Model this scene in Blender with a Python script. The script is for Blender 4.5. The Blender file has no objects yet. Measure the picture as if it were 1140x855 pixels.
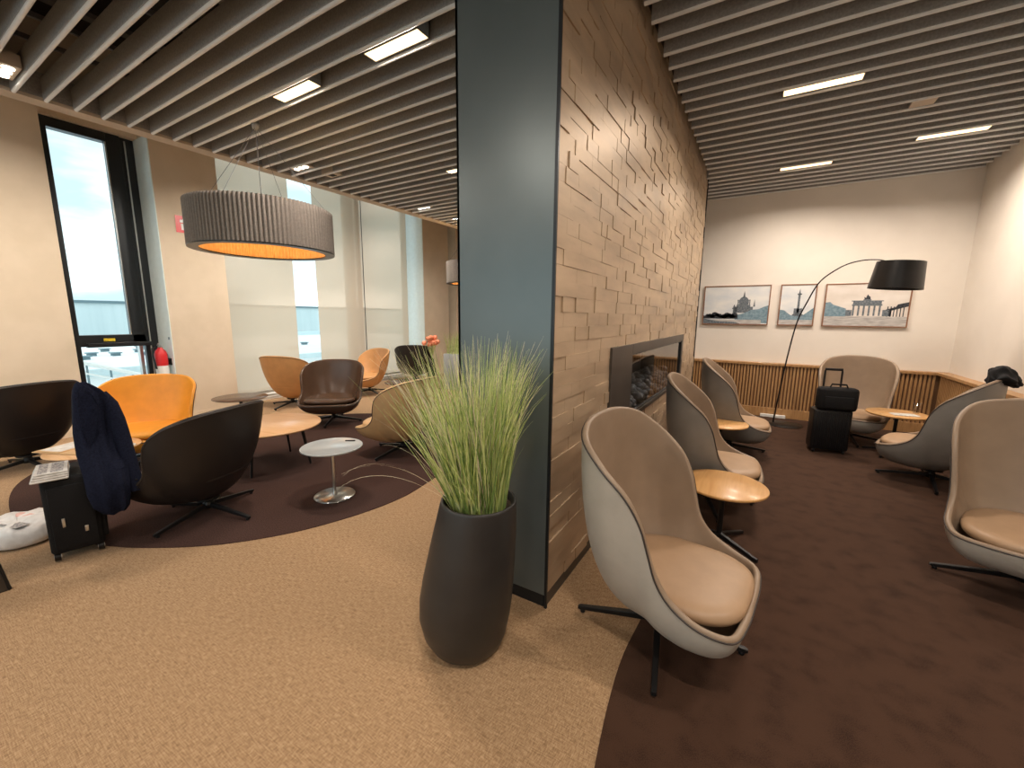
import bpy, math, random
import numpy as np
from mathutils import Vector, Matrix
PI = math.pi
S = bpy.context.scene
C = S.collection
R_ = random.Random(7)

# ------------------------------------------------------------------ materials
def newmat(name):
    m = bpy.data.materials.new(name); m.use_nodes = True
    nt = m.node_tree; b = nt.nodes['Principled BSDF']
    return m, nt, b
def setb(b, col=None, rough=.5, metal=0, spec=.5, emis=None, es=0, coat=0, sheen=0):
    if col: b.inputs['Base Color'].default_value = (*col, 1)
    b.inputs['Roughness'].default_value = rough; b.inputs['Metallic'].default_value = metal
    b.inputs['Specular IOR Level'].default_value = spec
    b.inputs['Coat Weight'].default_value = coat
    b.inputs['Sheen Weight'].default_value = sheen
    if emis: b.inputs['Emission Color'].default_value = (*emis, 1); b.inputs['Emission Strength'].default_value = es
def tex(nt, kind, scale=(1,1,1), coord='Object', **kw):
    tc = nt.nodes.new('ShaderNodeTexCoord'); mp = nt.nodes.new('ShaderNodeMapping')
    mp.inputs['Scale'].default_value = scale
    nt.links.new(tc.outputs[coord], mp.inputs[0])
    t = nt.nodes.new(kind); nt.links.new(mp.outputs[0], t.inputs['Vector'])
    for k, v in kw.items():
        if k in t.inputs: t.inputs[k].default_value = v
        else: setattr(t, k, v)
    return t
def ramp(nt, src, stops):
    r = nt.nodes.new('ShaderNodeValToRGB'); e = r.color_ramp.elements
    while len(e) < len(stops): e.new(.5)
    for i, (p, c) in enumerate(stops): e[i].position = p; e[i].color = (*c, 1)
    nt.links.new(src, r.inputs[0]); return r
def bump(nt, b, src, strength=.2, dist=.01):
    n = nt.nodes.new('ShaderNodeBump'); n.inputs['Strength'].default_value = strength; n.inputs['Distance'].default_value = dist
    nt.links.new(src, n.inputs['Height']); nt.links.new(n.outputs[0], b.inputs['Normal'])
def noisy(name, c1, c2, scale=(40,40,40), rough=.6, metal=0, bs=.15, bd=.002, spec=.5, lo=.35, hi=.65, coat=0, sheen=0, det=3, nscale=1.0):
    m, nt, b = newmat(name); setb(b, c1, rough, metal, spec, coat=coat, sheen=sheen)
    t = tex(nt, 'ShaderNodeTexNoise', scale, Scale=nscale, Detail=det)
    r = ramp(nt, t.outputs['Fac'], [(lo, c1), (hi, c2)])
    nt.links.new(r.outputs[0], b.inputs['Base Color'])
    if bs: bump(nt, b, t.outputs['Fac'], bs, bd)
    return m
def leather(name, c, rough=.42, k=.86):
    return noisy(name, tuple(x*k for x in c), c, (9,9,9), rough, bs=.0, spec=.4, lo=.3, hi=.7)
def plain(name, c, rough=.5, metal=0, spec=.5, coat=0):
    return noisy(name, tuple(x*.95 for x in c), c, (14,14,14), rough, metal, 0, spec=spec, coat=coat)
def wood(name, c1, c2, axis=0, rough=.35, coat=.2):
    sc = [14,14,14]; sc[axis] = 1.2
    m, nt, b = newmat(name); setb(b, c1, rough, coat=coat)
    t = tex(nt, 'ShaderNodeTexNoise', tuple(sc), Scale=1.6, Detail=6, Distortion=.6)
    r = ramp(nt, t.outputs['Fac'], [(.35, c1), (.5, c2), (.68, c1)])
    nt.links.new(r.outputs[0], b.inputs['Base Color']); return m
def emit(name, c, s):
    m, nt, b = newmat(name); setb(b, (0,0,0), 1, emis=c, es=s); return m

M = {}
M['wall_tan'] = noisy('plaster_tan', (.62,.515,.385), (.67,.56,.43), (3,3,3), .85, bs=.1, bd=.002)
M['wall_cream'] = noisy('plaster_cream', (.78,.72,.645), (.81,.75,.675), (3,3,3), .85, bs=.1, bd=.002)
M['reveal'] = plain('white_reveal_sky_tint', (.78,.88,.88), .5)  # white paint, with the cyan of the sky light put into its colour
M['void'] = plain('ceiling_void_black', (.012,.012,.014), .9)
M['duct'] = plain('duct_grey', (.10,.10,.11), .6)
M['slat_edge'] = plain('slat_edge_profile', (.76,.775,.78), .4)
M['slat'] = noisy('slat_felt', (.26,.262,.26), (.33,.332,.33), (60,60,60), .85, bs=.2, bd=.001)
M['margin'] = noisy('ceiling_margin', (.50,.43,.35), (.54,.47,.39), (5,5,5), .8, bs=0)
M['black_metal'] = plain('black_powder_coat', (.012,.012,.013), .38, .3)
M['dark_metal'] = plain('dark_frame_metal', (.028,.032,.036), .35, .5)
M['panel'] = noisy('gunmetal_panel', (.135,.165,.17), (.16,.19,.195), (2,2,2), .32, .40, 0)
M['chrome'] = plain('brushed_steel', (.62,.62,.60), .28, .95)
M['oak'] = wood('oak_veneer', (.58,.30,.10), (.66,.37,.14), 1)
M['oak_x'] = wood('oak_veneer_pale', (.62,.36,.17), (.70,.44,.24), 0)
M['oak_wain'] = wood('oak_batten', (.36,.19,.075), (.46,.26,.11), 2, .45)
M['oak_dark'] = wood('oak_backing', (.14,.065,.025), (.18,.085,.035), 2, .6)
M['fire_frame'] = noisy('fireplace_bronze', (.060,.050,.042), (.075,.064,.055), (3,3,3), .45, .4, 0)
M['coal'] = noisy('black_pebble', (.03,.033,.036), (.13,.135,.14), (25,25,25), .45, bs=.4, bd=.01)
M['pot'] = noisy('pot_anthracite', (.022,.020,.019), (.028,.026,.025), (6,6,6), .42, bs=.05, bd=.002)
M['soil'] = noisy('soil', (.03,.02,.012), (.07,.045,.03), (60,60,60), .95, bs=.6, bd=.01)
M['white_top'] = plain('white_laminate', (.42,.45,.46), .25)
M['paper'] = noisy('newsprint', (.55,.53,.50), (.70,.69,.67), (30,30,30), .8, bs=0)
M['print_grey'] = noisy('newsprint_column', (.16,.16,.18), (.55,.52,.50), (90,90,90), .8, bs=0)
M['paper_pink'] = noisy('pink_print', (.65,.30,.28), (.75,.60,.55), (40,40,40), .8, bs=0)
M['plastic_bag'] = noisy('thin_white_plastic', (.66,.65,.64), (.78,.78,.78), (20,20,20), .35, bs=.3, bd=.01)
M['navy'] = noisy('navy_wool', (.005,.007,.018), (.010,.013,.030), (90,90,90), .9, bs=.3, bd=.001, spec=.15)
M['black_fabric'] = noisy('black_nylon', (.007,.007,.008), (.013,.013,.014), (200,200,200), .8, bs=.3, bd=.001, spec=.2)
M['black_plastic'] = plain('black_plastic', (.009,.009,.010), .42, spec=.3)
M['red'] = plain('signal_red', (.62,.02,.025), .35)
M['white'] = plain('white_paint', (.8,.8,.78), .5)
M['yellow'] = plain('yellow_sticker', (.75,.55,.03), .5)
M['lamp_black'] = noisy('satin_black_shade', (.008,.007,.007), (.011,.010,.010), (10,10,10), .38, bs=0, spec=.35)
M['frame_wood'] = wood('walnut_frame', (.20,.09,.045), (.26,.12,.06), 0, .5)
M['pic_sky'] = noisy('print_sky', (.62,.66,.70), (.78,.78,.76), (3,3,6), .5, bs=0)
M['pic_sky_warm'] = noisy('print_haze', (.66,.60,.54), (.78,.73,.68), (3,3,6), .5, bs=0)
M['pic_dark'] = noisy('print_black', (.010,.012,.016), (.05,.06,.08), (50,50,50), .5, bs=0)
M['pic_blue'] = noisy('print_slate', (.13,.22,.28), (.24,.35,.42), (30,30,30), .5, bs=0)
M['pic_mid'] = noisy('print_grey', (.07,.09,.11), (.20,.23,.26), (40,40,60), .5, bs=0)
M['pic_ground'] = noisy('print_ground', (.36,.34,.33), (.58,.56,.54), (8,8,60), .5, bs=0)
M['light_warm'] = emit('diffuser_warm', (1,.70,.38), 3.0)
M['light_spot'] = emit('spot_lens', (1,.88,.72), 3)
M['flower'] = noisy('orange_petal', (.80,.22,.12), (.85,.38,.22), (60,60,60), .6, bs=0)

# floor carpet: woven beige
m, nt, b = newmat('woven_beige_carpet'); setb(b, (.4,.28,.16), .9, spec=.15, sheen=.1)
t1 = tex(nt, 'ShaderNodeTexNoise', (24, 240, 1), Scale=1, Detail=4)
t2 = tex(nt, 'ShaderNodeTexNoise', (190, 44, 1), Scale=1, Detail=3)
t3 = tex(nt, 'ShaderNodeTexNoise', (.9, .9, 1), Scale=1, Detail=2)
mx = nt.nodes.new('ShaderNodeMath'); mx.operation = 'ADD'
nt.links.new(t1.outputs['Fac'], mx.inputs[0]); nt.links.new(t2.outputs['Fac'], mx.inputs[1])
hf = nt.nodes.new('ShaderNodeMath'); hf.operation = 'MULTIPLY'; hf.inputs[1].default_value = .5
nt.links.new(mx.outputs[0], hf.inputs[0])
r = ramp(nt, hf.outputs[0], [(.36, (.24,.142,.072)), (.5, (.36,.229,.124)), (.64, (.49,.33,.19))])
nt.links.new(r.outputs[0], b.inputs['Base Color']); bump(nt, b, hf.outputs[0], .35, .004); M['carpet'] = m
m, nt, b = newmat('dark_brown_pile'); setb(b, (.03,.015,.01), .95, spec=.1, sheen=.05)
t1 = tex(nt, 'ShaderNodeTexNoise', (8, 8, 1), Scale=1, Detail=5)
t2 = tex(nt, 'ShaderNodeTexNoise', (260, 260, 1), Scale=1, Detail=2)
mx = nt.nodes.new('ShaderNodeMath'); mx.operation = 'ADD'
nt.links.new(t1.outputs['Fac'], mx.inputs[0]); nt.links.new(t2.outputs['Fac'], mx.inputs[1])
r = ramp(nt, mx.outputs[0], [(.7, (.026,.0125,.0075)), (1.3/1.3, (.060,.030,.018))])
nt.links.new(r.outputs[0], b.inputs['Base Color']); bump(nt, b, t2.outputs['Fac'], .4, .003); M['rug'] = m
m, nt, b = newmat('light_brown_pile'); setb(b, (.03,.015,.01), .95, spec=.1)
t2 = tex(nt, 'ShaderNodeTexNoise', (120, 120, 1), Scale=1, Detail=2)
r = ramp(nt, t2.outputs['Fac'], [(.35, (.045,.025,.021)), (.65, (.080,.045,.037))])
nt.links.new(r.outputs[0], b.inputs['Base Color']); M['rug2'] = m
# tile
m, nt, b = newmat('bronze_glazed_tile'); setb(b, (.4,.3,.2), .40, .42, spec=.6)
t1 = tex(nt, 'ShaderNodeTexNoise', (3, 2.2, 9), Scale=1, Detail=4)
r = ramp(nt, t1.outputs['Fac'], [(.3, (.42,.315,.215)), (.5, (.52,.395,.272)), (.7, (.60,.465,.325))])
nt.links.new(r.outputs[0], b.inputs['Base Color'])
t2 = tex(nt, 'ShaderNodeTexNoise', (1, 60, 60), Scale=1, Detail=2)
rr = nt.nodes.new('ShaderNodeMapRange'); rr.inputs['To Min'].default_value = .36; rr.inputs['To Max'].default_value = .5
nt.links.new(t1.outputs['Fac'], rr.inputs[0]); nt.links.new(rr.outputs[0], b.inputs['Roughness'])
bump(nt, b, t2.outputs['Fac'], .06, .003); M['tile'] = m
# roller blind: semi-open screen weave
m, nt, b = newmat('screen_weave'); setb(b, (.70,.65,.56), .9, spec=.1)
t1 = tex(nt, 'ShaderNodeTexNoise', (1, 90, 90), Scale=1, Detail=2)
r = ramp(nt, t1.outputs['Fac'], [(.35, (.66,.60,.53)), (.65, (.77,.71,.635))])
nt.links.new(r.outputs[0], b.inputs['Base Color'])
tl = nt.nodes.new('ShaderNodeBsdfTranslucent'); tl.inputs[0].default_value = (.80,.75,.65,1)
tp = nt.nodes.new('ShaderNodeBsdfTransparent'); tp.inputs[0].default_value = (1,.89,.80,1)
m1 = nt.nodes.new('ShaderNodeMixShader'); m1.inputs[0].default_value = .5
m2 = nt.nodes.new('ShaderNodeMixShader'); m2.inputs[0].default_value = .40
nt.links.new(b.outputs[0], m1.inputs[1]); nt.links.new(tl.outputs[0], m1.inputs[2])
nt.links.new(m1.outputs[0], m2.inputs[1]); nt.links.new(tp.outputs[0], m2.inputs[2])
nt.links.new(m2.outputs[0], nt.nodes['Material Output'].inputs[0]); M['blind'] = m
def glassmat(name, tint, ior, gcol=(1,1,1)):
    m, nt, b = newmat(name); nt.nodes.remove(b)
    tp = nt.nodes.new('ShaderNodeBsdfTransparent'); tp.inputs[0].default_value = (*tint, 1)
    gl = nt.nodes.new('ShaderNodeBsdfGlossy'); gl.inputs['Roughness'].default_value = .015; gl.inputs[0].default_value = (*gcol, 1)
    fr = nt.nodes.new('ShaderNodeFresnel'); fr.inputs[0].default_value = ior
    mx = nt.nodes.new('ShaderNodeMixShader'); ge = nt.nodes.new('ShaderNodeNewGeometry')
    sb = nt.nodes.new('ShaderNodeMath'); sb.operation = 'SUBTRACT'; sb.inputs[0].default_value = 1; nt.links.new(ge.outputs['Backfacing'], sb.inputs[1])
    ml = nt.nodes.new('ShaderNodeMath'); ml.operation = 'MULTIPLY'; nt.links.new(fr.outputs[0], ml.inputs[0]); nt.links.new(sb.outputs[0], ml.inputs[1])
    nt.links.new(ml.outputs[0], mx.inputs[0]); nt.links.new(tp.outputs[0], mx.inputs[1]); nt.links.new(gl.outputs[0], mx.inputs[2])
    nt.links.new(mx.outputs[0], nt.nodes['Material Output'].inputs[0]); return m
M['glass'] = glassmat('window_glass', (.90,.97,.98), 1.35)
M['fire_glass'] = glassmat('fireplace_glass', (.86,.88,.9), 1.8, (.95,.95,.95))
M['tumbler'] = glassmat('drinking_glass', (.92,.92,.92), 1.5)
# grass
def grassmat(name, st):
    m, nt, b = newmat(name); setb(b, (.3,.4,.1), .55, spec=.25)
    t1 = tex(nt, 'ShaderNodeTexNoise', (55, 55, 2), Scale=1, Detail=2)
    r = ramp(nt, t1.outputs['Fac'], st); nt.links.new(r.outputs[0], b.inputs['Base Color'])
    tl = nt.nodes.new('ShaderNodeBsdfTranslucent'); nt.links.new(r.outputs[0], tl.inputs[0])
    mx = nt.nodes.new('ShaderNodeMixShader'); mx.inputs[0].default_value = .3
    nt.links.new(b.outputs[0], mx.inputs[1]); nt.links.new(tl.outputs[0], mx.inputs[2]); nt.links.new(mx.outputs[0], nt.nodes['Material Output'].inputs[0])
    return m
M['grass'] = grassmat('ornamental_grass', [(.3, (.34,.46,.12)), (.5, (.58,.68,.28)), (.7, (.82,.82,.48))])
M['grass_lime'] = grassmat('lime_grass', [(.3, (.50,.62,.16)), (.5, (.74,.82,.34)), (.7, (.86,.88,.52))])
M['grass_deep'] = grassmat('deep_grass', [(.3, (.12,.20,.05)), (.5, (.22,.34,.10)), (.7, (.40,.50,.20))])
M['seed'] = noisy('dry_grass', (.66,.56,.38), (.80,.74,.56), (60,60,60), .8, bs=0)
# pendant
M['pleat'] = noisy('pleated_felt', (.19,.165,.145), (.24,.21,.185), (60,60,60), .85, bs=0)
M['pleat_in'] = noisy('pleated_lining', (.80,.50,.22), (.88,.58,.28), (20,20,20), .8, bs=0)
# exterior
M['facade'] = noisy('far_facade', (.55,.66,.68), (.68,.77,.78), (.2,.9,.05), .7, bs=0)
M['facade_dark'] = plain('far_parapet', (.16,.24,.27), .7)
M['roof_white'] = noisy('pale_roof', (.74,.78,.80), (.86,.88,.88), (.4,.4,.4), .8, bs=0)
M['ext_blue'] = plain('pale_blue_steel', (.58,.70,.73), .5)
M['apron'] = noisy('apron_concrete', (.40,.44,.44), (.52,.56,.55), (.1,.1,.1), .9, bs=0)

LE = {}
def lea(k, c, rough=.42, kk=.88): M[k] = leather(k, c, rough, kk)
lea('taupe_out', (.50,.465,.41)); lea('taupe_in', (.29,.21,.145)); lea('taupe_seat', (.40,.26,.155), .45)
lea('greige_out', (.24,.228,.21));  # same taupe leather, its shade put into a darker shell colour
lea('orange', (.80,.33,.035), .38); lea('tan', (.60,.31,.12), .45); lea('brown', (.095,.054,.034), .24); lea('dark', (.018,.014,.013), .45)
lea('sand', (.62,.40,.20), .45)
lea('seam', (.05,.04,.035), .5, 1)

# ------------------------------------------------------------------ mesh helpers
class MB:
    def __init__(s): s.v = []; s.f = []; s.sm = []
    def add(s, vs, fs, smooth=False):
        o = len(s.v); s.v += [tuple(map(float, p)) for p in vs]
        s.f += [tuple(i+o for i in f) for f in fs]; s.sm += [smooth]*len(fs); return s
    def box(s, x0, x1, y0, y1, z0, z1, T=None):
        vs = [(x,y,z) for z in (z0,z1) for y in (y0,y1) for x in (x0,x1)]
        if T is not None: vs = [tuple(T @ Vector(p)) for p in vs]
        return s.add(vs, [(0,2,3,1),(4,5,7,6),(0,1,5,4),(2,6,7,3),(0,4,6,2),(1,3,7,5)])
    def rbox(s, x0, x1, y0, y1, z0, z1, r=.02, n=4, T=None):
        # box with rounded vertical edges and softened top/bottom
        loops = []
        e = min(r*.5, (z1-z0)/2.01)
        for z, ins in ((z0, e), (z0+e*.3, e*.3), (z0+e, 0), (z1-e, 0), (z1-e*.3, e*.3), (z1, e)):
            L = []
            for cx, cy, a0 in ((x1-r, y1-r, 0), (x0+r, y1-r, 90), (x0+r, y0+r, 180), (x1-r, y0+r, 270)):
                for k in range(n+1):
                    a = math.radians(a0 + 90*k/n); L.append((cx+(r-ins)*math.cos(a), cy+(r-ins)*math.sin(a), z))
            loops.append(L)
        return s.loft(loops, T=T, cap=True, smooth=True)
    def loft(s, loops, closed=True, cap=False, smooth=True, T=None, capsmooth=False):
        n = len(loops[0]); vs = [p for L in loops for p in L]
        if T is not None: vs = [tuple(T @ Vector(p)) for p in vs]
        fs = []
        m_ = n if closed else n-1
        for i in range(len(loops)-1):
            for j in range(m_):
                k = (j+1) % n; fs.append((i*n+j, i*n+k, (i+1)*n+k, (i+1)*n+j))
        s.add(vs, fs, smooth)
        if cap:
            s.add([vs[j] for j in range(n)], [tuple(reversed(range(n)))], capsmooth)
            o = (len(loops)-1)*n; s.add([vs[o+j] for j in range(n)], [tuple(range(n))], capsmooth)
        return s
    def lathe(s, prof, n=32, c=(0,0,0), T=None, smooth=True, sx=1, sy=1):
        loops = [[(c[0]+r*sx*math.cos(2*PI*k/n), c[1]+r*sy*math.sin(2*PI*k/n), c[2]+z) for k in range(n)] for r, z in prof]
        return s.loft(loops, smooth=smooth, T=T)
    def tube(s, path, r, n=8, T=None, cap=True, up=None):
        path = [Vector(p) for p in path]; loops = []
        prev = None
        for i, p in enumerate(path):
            d = (path[min(i+1, len(path)-1)] - path[max(i-1, 0)]).normalized()
            if prev is None:
                a = Vector((0,0,1)) if abs(d.z) < .9 else Vector((1,0,0))
                u = d.cross(a).normalized()
            else:
                u = (prev - d*prev.dot(d)).normalized()
            prev = u; w = d.cross(u)
            rr = r[i] if isinstance(r, (list, tuple)) else r
            loops.append([tuple(p + u*rr*math.cos(2*PI*k/n) + w*rr*math.sin(2*PI*k/n)) for k in range(n)])
        return s.loft(loops, T=T, cap=cap)
    def ring(s, pts, r, n=6):   # closed tube
        pts = [Vector(p) for p in pts]; N = len(pts); loops = []
        for i, p in enumerate(pts):
            d = (pts[(i+1) % N]-pts[i-1]).normalized(); a = Vector((0,0,1)) if abs(d.z) < .95 else Vector((1,0,0))
            u = d.cross(a).normalized(); w = d.cross(u)
            loops.append([tuple(p+u*r*math.cos(2*PI*k/n)+w*r*math.sin(2*PI*k/n)) for k in range(n)])
        loops.append(loops[0]); return s.loft(loops)
    def prism(s, poly, y0, y1, smooth=False):   # polygon in xz extruded along y
        n = len(poly)
        vs = [(x, y0, z) for x, z in poly]+[(x, y1, z) for x, z in poly]
        fs = [(i, (i+1) % n, n+(i+1) % n, n+i) for i in range(n)]
        fs += [tuple(reversed(range(n))), tuple(range(n, 2*n))]
        return s.add(vs, fs, smooth)
    def ball(s, c, r, n=10, sz=1):
        prof = [(max(r*math.sin(PI*i/n), 1e-4), -r*sz*math.cos(PI*i/n)) for i in range(n+1)]
        return s.lathe(prof, n+4, c)
    def build(s, name, mat, parent=None, bevel=0, loc=None):
        me = bpy.data.meshes.new(name); me.from_pydata(s.v, [], s.f)
        me.polygons.foreach_set('use_smooth', s.sm); me.materials.append(M[mat] if isinstance(mat, str) else mat)
        me.update()
        import bmesh
        bm = bmesh.new(); bm.from_mesh(me); bmesh.ops.recalc_face_normals(bm, faces=bm.faces); bm.to_mesh(me); bm.free()
        o = bpy.data.objects.new(name, me); C.objects.link(o)
        if parent: o.parent = parent
        if loc: o.location = loc
        if bevel:
            b_ = o.modifiers.new('b', 'BEVEL'); b_.width = bevel; b_.segments = 2; b_.limit_method = 'ANGLE'
        return o
def tag(o, label, cat, group=None, kind=None):
    o['label'] = label; o['category'] = cat
    if group: o['group'] = group
    if kind: o['kind'] = kind
    return o
def thing(name, label, cat, loc=(0,0,0), rz=0, group=None):
    o = bpy.data.objects.new(name, None); C.objects.link(o); o.location = loc; o.rotation_euler = (0,0,rz); o.empty_display_size = .1
    return tag(o, label, cat, group)
def struct(name, mb, mat, parent=None, bevel=0):
    o = mb.build(name, mat, parent, bevel)
    if parent is None: o['kind'] = 'structure'
    return o
def sempty(name):
    o = bpy.data.objects.new(name, None); C.objects.link(o); o['kind'] = 'structure'; return o
def kids(o): return [x for x in list(bpy.data.objects) if x.parent == o]
def dup(o, loc, rz, label, group=None):
    def cp(a, par):
        c_ = a.copy(); C.objects.link(c_); c_.parent = par
        for k in kids(a): cp(k, c_)
        return c_
    r = cp(o, None); r.location = loc; r.rotation_euler = (0,0,rz); r['label'] = label
    if group: r['group'] = group
    return r
def recolor(o, mp):
    for k in kids(o):
        n = k.name.split('.')[0]
        if n in mp:
            k.data = k.data.copy(); k.data.materials[0] = M[mp[n]]
        recolor(k, mp)

# ------------------------------------------------------------------ room shell
CZ = 3.56         # underside of slats
XR = 2.28; YB = 8.0; XT = -.892; YT0 = 1.851; YT1 = 7.0
fl = MB(); fl.box(-9.2, 2.8, -5.2, 15, -.3, 0); struct('floor', fl, 'carpet')
ce = MB(); ce.box(-6.26, 2.8, -5.2, 15, 4.35, 4.5); ceil = struct('ceiling', ce, 'void')
sl = MB(); se = MB()
def slat(x0, x1, y):   # felt baffle with rounded lower edge
    w = .019; z0, z1 = CZ, CZ+.185
    se.tube([(x0-.001, y, z0+.003), (x1+.001, y, z0+.003)], .0155, 8)
    prof = [(-w, z1), (-w, z0+.008), (-w+.008, z0), (w-.008, z0), (w, z0+.008), (w, z1)]
    sl.loft([[(x0, y+a, z) for a, z in prof], [(x1, y+a, z) for a, z in prof]], cap=True, smooth=False)
for k in range(-25, 74):
    y = .15+.2*k
    if y < -4.9 or y > 14.8: continue
    if y < YT0-.03: slat(-6.0, XR-.03, y)
    elif y < 6.65: slat(-6.0, -1.52, y); slat(-.83, XR-.03, y)
    elif y < YT1+.05: slat(-6.0, -1.52, y); slat(-.875, XR-.03, y)
    elif y < YB: slat(-6.0, XR-.03, y)
    else: slat(-6.0, -1.6, y)
struct('slats', sl, 'slat', ceil); struct('slat_edges', se, 'slat_edge', ceil)
mg = MB(); mg.box(-6.20, -6.02, -5.2, 15, CZ, CZ+.03); mg.box(-6.20, -6.17, -5.2, 15, CZ+.03, 4.36)
struct('margin_board', mg, 'margin', ceil)
bk = MB(); bk.box(-6.06, -6.02, -5.2, 15, CZ+.03, CZ+.25); struct('slat_carrier', bk, 'slat', ceil)
# outer bulkhead above the window bay
ub = MB(); ub.box(-9.0, -6.17, -5.2, 15, 4.75, 4.9); ub.box(-6.26, -6.2, -5.2, 15, 4.36, 4.8); struct('bulkhead', ub, 'wall_tan', ceil)
# services in the ceiling void
dc = MB()
for y, x0, x1, r in ((.75, -6, -2, .09), (1.15, -5.9, -1, .05), (2.3, -6, -2, .06), (4.2, -6, -1.7, .08), (3.6, -.6, 2.2, .07)):
    dc.tube([(x0, y, 4.1), (x1, y, 4.1)], r, 10)
for x in (-5.5, -4.2, -2.8, .6):
    dc.box(x-.05, x+.05, -4.8, 12 if x < -2 else 7.8, 4.22, 4.26)
for x in (-5.6, -5.15, -4.3, -3.2):
    dc.box(x-.10, x+.06, .2, .55, 3.92, 4.05); dc.box(x-.05, x-.02, .3, 1.9, 3.9, 3.94)
struct('services', dc, 'duct', ceil)

# left facade wall: piers (thick) with glazing between
def pier(y0, y1, xf=-7.5): w_.box(-8.35, xf, y0, y1, 0, 4.76)
w_ = MB()
pier(-5.2, -4.4); pier(-1.0, 1.6); w_.box(-8.35, -7.86, -4.4, -1.0, 4.02, 4.76); pier(2.62, 3.44); pier(8.12, 9.10, -7.6); pier(9.32, 15)
w_.box(-8.35, -7.86, 1.6, 2.62, 4.02, 4.76)
w_.box(-8.35, -7.9, 3.44, 8.12, 4.5, 4.76); w_.box(-8.35, -7.9, 9.10, 9.32, 4.2, 4.76)
struct('wall_left', w_, 'wall_tan')
tr = MB(); tr.box(-8.3, -7.5, 2.610, 2.622, .0, 4.02); struct('trim_1', tr, 'reveal')  # reveal panel, sky light tint carried in its colour
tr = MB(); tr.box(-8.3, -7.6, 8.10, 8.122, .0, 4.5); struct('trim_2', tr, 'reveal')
# dark framed window
wn = sempty('window_1')
f = MB()
f.box(-8.06, -7.93, 1.60, 1.745, 0, 4.02); f.box(-8.06, -7.93, 2.30, 2.45, 1.12, 4.02); f.box(-8.06, -7.97, 2.45, 2.61, 0, 4.02)
f.box(-8.06, -7.93, 1.74, 2.30, 3.90, 4.02); f.box(-8.06, -7.93, 1.74, 2.45, 1.12, 1.28); f.box(-7.97, -7.88, 1.80, 2.50, 1.11, 1.17)
f.box(-8.06, -7.95, 1.80, 2.45, 0, .10)
f.build('frame', 'dark_metal', wn, .006)
f = MB(); f.box(-7.97, -7.955, 2.50, 2.515, .1, 3.98); f.box(-7.95, -7.94, 2.285, 2.30, 1.28, 3.90); f.box(-8.02, -7.93, 2.36, 2.40, 0.1, 1.12); f.build('gasket_strip', 'chrome', wn)
f = MB(); f.box(-8.0, -7.992, 1.745, 2.30, 1.28, 3.90); f.box(-8.0, -7.992, 1.745, 2.45, .10, 1.12); f.build('pane', 'glass', wn)
f = MB(); f.box(-7.93, -7.926, 1.98, 2.10, 1.19, 1.23); st = f.build('warning_sticker', 'yellow', wn)
# wide glazing behind the blinds
wn = sempty('window_2')
f = MB()
for y in (3.46, 6.28, 6.62, 8.04): f.box(-8.32, -8.22, y, y+(.24 if y == 6.28 else .06), 0, 4.5)
f.box(-8.32, -8.22, 3.46, 8.1, 4.42, 4.5); f.box(-8.32, -8.22, 3.46, 8.1, 0, .12)
f.build('frame', 'margin', wn)
f = MB(); f.box(-8.275, -8.267, 3.5, 8.08, .1, 4.45); f.build('pane', 'glass', wn)
wn = sempty('window_3')
f = MB(); f.box(-8.32, -8.25, 9.10, 9.13, 0, 4.2); f.box(-8.32, -8.25, 9.29, 9.32, 0, 4.2); f.box(-8.32, -8.25, 9.1, 9.32, 4.15, 4.2); f.build('frame', 'white', wn)
f = MB(); f.box(-8.29, -8.28, 9.13, 9.29, 0, 4.16); f.build('pane', 'glass', wn)
wn = sempty('unseen_window_4')  # unseen window, added for cool daylight; the end panel's reflection suggests one
f = MB()
for y in (-4.4, -3.3, -2.2, -1.06): f.box(-8.06, -7.96, y, y+.06, 0, 4.02)
f.box(-8.06, -7.96, -4.4, -1.0, 3.95, 4.02); f.box(-8.06, -7.96, -4.4, -1.0, 0, .1); f.build('frame', 'dark_metal', wn)
f = MB(); f.box(-8.0, -7.992, -4.36, -1.04, .08, 3.97); f.build('pane', 'glass', wn)
wn = sempty('unseen_window_5')  # unseen rear window, added so sky light reaches pillar and floor
f = MB()
for x in (-7.0, -5.5, -4.0, -2.5, -1.0, .44): f.box(x, x+.06, -5.34, -5.26, .3, 3.4)
f.box(-7, .5, -5.34, -5.26, 3.34, 3.4); f.box(-7, .5, -5.34, -5.26, .3, .36); f.build('frame', 'dark_metal', wn)
f = MB(); f.box(-6.96, .46, -5.304, -5.296, .34, 3.36); f.build('pane', 'glass', wn)
# low convector along the glass
cv = MB(); cv.box(-8.2, -7.86, 3.46, 8.1, .0, .12); cvo = struct('trim_3', cv, 'white', None, .006)
cv = MB(); cv.box(-8.17, -7.89, 3.5, 8.06, .12, .135)
for k in range(2): cv.box(-7.858, -7.85, 3.46, 8.1, .03+.05*k, .045+.05*k)
cv.build('grille', 'chrome', cvo)
# roller blinds
blabels = ['sheer beige roller blind nearest the tan pier, left of the first bright gap',
           'sheer beige roller blind between the first bright gap and the hanging cord',
           'sheer beige roller blind right of the hanging cord, before the second bright gap']
for i, (y0, y1) in enumerate(((3.46, 4.855), (5.344, 6.50), (6.503, 7.90))):
    t = thing('roller_blind', blabels[i], 'blind', (-7.97, (y0+y1)/2, 4.4), 0, 'roller blinds on the window wall')
    h = (y1-y0)/2
    f = MB(); f.box(-.002, .002, -h, h, -4.24, 0); f.build('screen', 'blind', t)
    f = MB(); f.tube([(0,-h,0),(0,h,0)], .04, 12); f.build('roller', 'margin', t)
    f = MB(); f.box(-.012, .012, -h, h, -4.27, -4.24); f.build('bottom_bar', 'chrome', t)
    if i == 1:
        f = MB(); f.tube([(.02, h+.017, 0), (.02, h+.017, -3.9)], .008, 6); f.build('pull_cord', 'dark_metal', t)
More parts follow.
